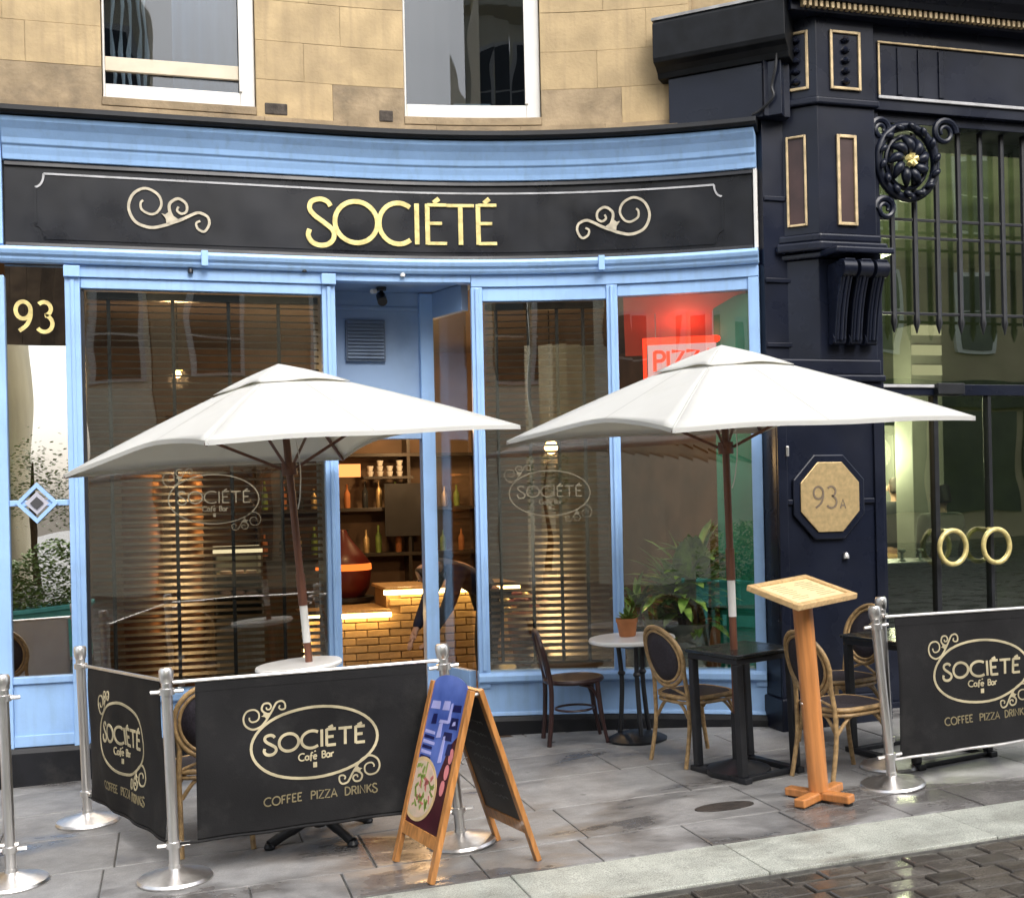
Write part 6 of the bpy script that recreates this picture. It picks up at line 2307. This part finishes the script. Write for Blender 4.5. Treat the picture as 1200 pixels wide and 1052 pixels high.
for sgn, nm in ((-1, 'front'), (1, 'back')):
    xf = leaf(sgn, HT)
    LL = math.hypot(HT, SPR - 0.02)
    for s_ in (-1, 1):
        b = MB()
        u0 = s_ * (HW - 0.019)
        b.box(u0 - 0.019, u0 + 0.019, 0.0, LL, -0.013, 0.013, lambda x, y, z: xf(x, y, z))
        b.build('stile', PINE, t, bevel=0.003)
    for (v0, v1) in ((0.14, 0.20), (LL - 0.042, LL - 0.004)):
        if sgn == -1 and v1 > 0.5:
            continue
        b = MB()
        b.box(-HW + 0.039, HW - 0.039, v0, v1, -0.011, 0.011, lambda x, y, z: xf(x, y, z))
        b.build('rail', PINE, t, bevel=0.003)
    b = MB()
    b.box(-HW + 0.039, HW - 0.039, 0.201, LL - 0.045 if sgn == 1 else LL - 0.01, -0.006, 0.004, lambda x, y, z: xf(x, y, z))
    pnl = b.build('chalk_panel', BOARDK, t)
    if sgn == -1:
        PW = HW - 0.041
        pb, pt_ = 0.202, LL - 0.01

        def poster_shape(name, m, poly, h, parent):
            b = MB()
            b.prism(poly, 0.004, h, lambda u, v, k: xf(u, v, k))
            return b.build(name, m, parent)
        # rounded top that stands above the stiles
        shp = [(-PW, pb), (PW, pb), (PW, pt_)] + [(PW * math.cos(a), pt_ + 0.055 * math.sin(a)) for a in [PI * i / 14 for i in range(1, 14)]] + [(-PW, pt_)]
        po = poster_shape('poster', POSTM, shp, 0.0052, t)
        zc = pb + 0.30
        shp = [(-PW, zc), (PW * 0.30, zc - 0.06), (PW * 0.62, zc + 0.10), (PW, zc + 0.16), (PW, pt_)] + [(PW * math.cos(a), pt_ + 0.055 * math.sin(a)) for a in [PI * i / 14 for i in range(1, 14)]] + [(-PW, pt_)]
        poster_shape('poster_blue_field', POSTB, shp, 0.0060, po)
        # blocks of blurred print
        rn = random.Random(11)
        PR = [(-0.115, 0.765, 0.10, 0.045, POSTL), (0.0, 0.775, 0.075, 0.05, POSTL), (0.115, 0.775, 0.09, 0.04, POSTD), (0.055, 0.745, 0.03, 0.10, POSTL),
              (-0.10, 0.700, 0.055, 0.055, POSTD), (0.005, 0.700, 0.10, 0.022, POSTL), (0.115, 0.705, 0.085, 0.060, POSTD), (0.115, 0.705, 0.035, 0.026, POSTL),
              (-0.02, 0.655, 0.045, 0.075, POSTL), (0.075, 0.640, 0.095, 0.045, POSTD), (0.045, 0.575, 0.035, 0.13, POSTL), (0.115, 0.585, 0.05, 0.06, POSTD)]
        for hi_, (cx, cz, wx, wz, mm) in enumerate(PR):
            poster_shape('print_block', mm, [(cx - wx / 2, cz - wz / 2), (cx + wx / 2, cz - wz / 2 + 0.008), (cx + wx / 2 - 0.006, cz + wz / 2), (cx - wx / 2 + 0.008, cz + wz / 2 - 0.006)], 0.0066 + 0.00012 * hi_, po)
        for k in range(8):
            zz = 0.625 - k * 0.024
            wx = rn.uniform(0.09, 0.13)
            poster_shape('print_line', POSTL if k % 2 == 0 else POSTD, [(-0.172, zz), (-0.172 + wx, zz + 0.004), (-0.172 + wx, zz + 0.018), (-0.172, zz + 0.016)], 0.0066, po)
        for k in range(3):
            poster_shape('print_figure', POSTP, arc(0.15 - 0.012 * k, 0.56 - 0.075 * k, 0.022, 0.036, 0, 360, 12)[:-1], 0.0066, po)
        pzc = (-0.10, pb + 0.165)
        pz = poster_shape('pizza_picture', CRUST, [(max(-PW, pzc[0] + 0.178 * math.cos(a)), pzc[1] + 0.150 * math.sin(a)) for a in [2 * PI * i / 40 for i in range(40)]], 0.0068, po)
        poster_shape('pizza_topping', CHEESE, [(max(-PW, pzc[0] + 0.160 * math.cos(a)), pzc[1] + 0.132 * math.sin(a)) for a in [2 * PI * i / 40 for i in range(40)]], 0.0074, po)
        for k in range(44):
            a = rn.uniform(0, 2 * PI)
            q_ = 0.135 * math.sqrt(rn.uniform(0.02, 1))
            cx, cz = pzc[0] + q_ * math.cos(a), pzc[1] + q_ * 0.82 * math.sin(a)
            if cx < -PW + 0.02:
                continue
            a2 = rn.uniform(0, PI)
            l_, w_ = rn.uniform(0.014, 0.03), rn.uniform(0.006, 0.012)
            pts = []
            for (x, y) in ((-l_, -w_), (l_, -w_ * .4), (l_, w_), (-l_ * .6, w_)):
                pts.append((cx + x * math.cos(a2) - y * math.sin(a2), cz + x * math.sin(a2) + y * math.cos(a2)))
            poster_shape('pizza_topping', [HERB, HAM, HERB][k % 3], pts, 0.0079, po)
    else:
        # faint chalk writing on the inside face
        b = MB()
        rn = random.Random(5)
        for k in range(7):
            v = 0.30 + k * 0.065
            u = -0.12
            pts = []
            while u < 0.12:
                pts.append((u, v + rn.uniform(-0.009, 0.009)))
                u += 0.008
            ribbon(b, pts, 0.004, lambda u, v, h: xf(u, v, -0.006 - h), 0, 0.0008)
        b.build('chalk_writing', CHALK, pnl)
b = MB()
for s_ in (-1, 1):
    b.tube([(-0.02, s_ * (HW - 0.02), HT - 0.02), (0.02, s_ * (HW - 0.02), HT - 0.02)], 0.008, 8)
b.build('hinge', STEEL, t, smooth=True)
b = MB()
b.tube(catmull([(-0.13, HW - 0.03, 0.44), (0.0, HW - 0.03, 0.40), (0.13, HW - 0.03, 0.44)], 6), 0.0025, 6)
b.build('check_chain', STEEL, t)

# ------------------------------------------------------------------ menu stand
t = root('menu_stand', 'tall orange pine menu stand with a slanted pale wooden lectern top', 'menu stand', 3.29, 5.665, rz=0, lean=4.3)
for k in range(2):
    b = MB()
    if k == 0:
        b.box(-0.195, 0.195, -0.032, 0.032, 0.012, 0.058)
    else:
        b.box(-0.032, 0.032, -0.195, 0.195, 0.013, 0.057)
    o = b.build('foot', STAND, t, bevel=0.008)
    o.rotation_euler[2] = R(28)
for k in range(4):
    a = R(28) + PI / 2 * k
    b = MB()
    b.lathe([(0.022, 0), (0.024, 0.012), (0.0, 0.012)], 10, (0.17 * math.cos(a), 0.17 * math.sin(a), 0))
    b.build('rubber_foot', RUBBER, t, smooth=True)
b = MB()
b.tube([(0, 0, 0.058), (0, 0, 1.06)], 0.052, 28)
b.build('post', STAND, t, smooth=True)
b = MB()
b.tube([(-0.058, 0, 0.53), (0.058, 0, 0.53)], 0.007, 8)
b.build('peg', STEEL, t, smooth=True)
rx = Matrix.Rotation(R(20), 3, 'Z') @ Matrix.Rotation(R(16), 3, 'X') @ Matrix.Rotation(R(0), 3, 'Y')
mt = lambda x, y, z: tuple(rx @ Vector((x, y, z)) + Vector((0.005, 0.0, 1.115)))
b = MB()
b.box(-0.225, 0.225, -0.165, 0.165, -0.012, 0.008, mt)
lec = b.build('lectern_board', OAK, t, bevel=0.004)
for (x0, x1, y0, y1) in ((-0.235, 0.235, -0.178, -0.142), (-0.235, 0.235, 0.142, 0.178), (-0.235, -0.199, -0.1415, 0.1415), (0.199, 0.235, -0.1415, 0.1415)):
    b = MB()
    b.box(x0, x1, y0, y1, -0.014, 0.018, mt)
    b.build('frame_rail', OAK, lec, bevel=0.004)
b = MB()
b.box(-0.19, 0.19, -0.135, 0.135, 0.0085, 0.0105, mt)
mnu = b.build('menu_sheet', PAPER, lec)
b = MB()
rn = random.Random(3)
for c_ in (-0.095, 0.095):
    for k in range(9):
        w_ = rn.uniform(0.03, 0.07)
        ribbon(b, [(c_ - w_, 0.10 - k * 0.024), (c_ + w_, 0.10 - k * 0.024)], 0.005, lambda u, v, h: mt(u, v, 0.0106 + h), 0, 0.0004)
b.build('print_lines', mat('faded_brown_print', (0.28, 0.20, 0.11), rough=0.7), mnu)

# ================================================================== ACROSS THE STREET (seen reflected in the glass)
def opposite(label, x0, x1, h, m, nx, nz, Y=-11.0, roof=None, h2=None, shop=True):
    t = root('opposite_building', label, 'building', (x0 + x1) / 2, Y, lean=0, group='buildings across the street')
    wd = (x1 - x0) / 2
    b = MB()
    hh = h if h2 is None else h2
    b.add([(-wd, 0, -0.5), (wd, 0, -0.5), (wd, 0, hh), (-wd, 0, h), (-wd, -9, -0.5), (wd, -9, -0.5), (wd, -9, hh), (-wd, -9, h)],
          [(0, 1, 2, 3), (4, 7, 6, 5), (0, 3, 7, 4), (1, 5, 6, 2), (3, 2, 6, 7)])
    b.build('wall', m, t)
    b = MB()
    b.add([(-wd, 0.35, h - 0.5), (wd, 0.35, hh - 0.5), (wd, 0.35, hh), (-wd, 0.35, h), (-wd, 0.002, h - 0.7), (wd, 0.002, hh - 0.7), (wd, 0.002, hh + 0.05), (-wd, 0.002, h + 0.05)],
          [(0, 1, 2, 3), (0, 4, 5, 1), (3, 2, 6, 7)])
    b.build('eaves_cornice', m, t)
    if shop:
        b = MB()
        b.box(-wd + 0.2, wd - 0.2, 0.0, 0.25, 3.2, 3.9)
        b.build('shop_fascia', [BLACK, TURQ, PLINTH][nx % 3], t)
        for k in range(nx):
            xx = -wd + 0.5 + (2 * wd - 1.0) * k / nx
            b = MB()
            b.box(xx + 0.1, xx + (2 * wd - 1.0) / nx - 0.15, 0.0, 0.06, 0.5, 3.1)
            b.build('shop_window', GLASSO, t)
    for i in range(nx):
        for j in range(nz):
            xx = -wd + (2 * wd) * (i + 0.5) / nx
            zz = 4.7 + j * 3.0
            if zz + 1.9 > min(h, hh) - 0.6:
                continue
            b = MB()
            b.box(xx - 0.62, xx + 0.62, 0.0, 0.08, zz - 0.08, zz + 2.0)
            f_ = b.build('window', WHITE, t)
            b = MB()
            b.box(xx - 0.5, xx + 0.5, 0.081, 0.10, zz, zz + 0.9)
            b.box(xx - 0.5, xx + 0.5, 0.081, 0.10, zz + 0.95, zz + 1.88)
            b.build('pane', GLASSO, f_)
    return t


opposite('tall cream building across the street seen only in reflection', -16.0, -3.75, 14.0, OPPCR, 5, 3, shop=False)
opposite('slim cream building across the street beside an open gap seen only in reflection', -1.75, -0.3, 14.0, OPPCR, 1, 3, shop=False)  # gap on its left opened so bright sky reflects in the side pane
opposite('low sandstone building across the street seen only in reflection', -0.28, 5.2, 9.6, OPPST, 2, 2)
opposite('dark gabled building across the street seen only in reflection', 5.22, 13.0, 10.2, OPPDK, 3, 2, h2=16.5)
opposite('sandstone corner building far along the opposite side seen only in reflection', 13.02, 30.0, 13.0, OPPST, 6, 3)
t = root('added_brown_screen', 'added brown plank footbridge over the lane across the street seen only in reflection', 'screen', -2.75, -10.95, lean=0, z=5.3)  # made-up brown screen, added for the dark area reflected in the side pane
for k in range(7):
    b = MB()
    b.box(-1.02 + k * 0.29, -1.02 + k * 0.29 + 0.285, 0.0, 0.10, 0.0, 3.4)
    b.build('plank', mat('screen_brown', (0.13, 0.085, 0.05), rough=0.8, var=0.3, scale=3, objvar=0.3) if k == 0 else MATS['screen_brown'], t)
t = root('gap_tree', 'slender tree in the gap across the street seen only in reflection', 'tree', -3.3, -15.5, lean=0)
b = MB()
b.tube(catmull([(0, 0, 0), (0.05, 0.02, 1.2), (-0.04, 0, 2.2), (0.06, 0, 3.1)], 5), [0.10 - 0.005 * i for i in range(16)], 8)
b.build('trunk', BARK, t, smooth=True)
b = MB()
rn = random.Random(31)
for k in range(1500):
    c_ = [(-0.5, 0, 2.2), (0.45, 0, 2.6), (0.0, 0, 3.2), (0.7, 0, 1.9)][k % 4]
    d = Vector((rn.gauss(0, 0.32), rn.gauss(0, 0.32), rn.gauss(0, 0.26)))
    p = Vector(c_) + d
    a = rn.uniform(0, 2 * PI)
    e1 = Vector((math.cos(a), math.sin(a), rn.uniform(-.5, .5))) * 0.09
    e2 = Vector((-math.sin(a), math.cos(a), rn.uniform(-.5, .5))) * 0.045
    b.add([p, p + e1 * 0.5 - e2, p + e1, p + e1 * 0.5 + e2], [(0, 1, 2, 3)])
b.build('crown', LEAFD, t)
# street planter reflected in the number 93 pane
t = root('street_planter', 'turquoise planter of green shrubs reflected in the number 93 pane', 'planter', -1.75, 0.1, lean=2)
b = MB()
b.box(-0.75, 0.75, -0.25, 0.25, -0.06, 0.52)
b.box(-0.80, 0.80, -0.29, 0.29, 0.522, 0.58)
b.build('trough', TURQ, t, bevel=0.01)
b = MB()
rn = random.Random(21)
for k in range(4200):
    p = Vector((rn.uniform(-0.72, 0.72), rn.uniform(-0.24, 0.24), 0.55 + 0.75 * rn.random() ** 1.3))
    p.z += 0.18 * math.sin(p.x * 5) * (p.z - 0.5)
    a, e = rn.uniform(0, 2 * PI), rn.uniform(-0.6, 0.9)
    d = Vector((math.cos(a) * math.cos(e), math.sin(a) * math.cos(e), math.sin(e))) * rn.uniform(0.03, 0.06)
    sd_ = Vector((-math.sin(a), math.cos(a), 0.3)) * 0.030
    b.add([p, p + d * 0.5 - sd_, p + d, p + d * 0.5 + sd_], [(0, 1, 2, 3)])
b.build('foliage', LEAFD, t)
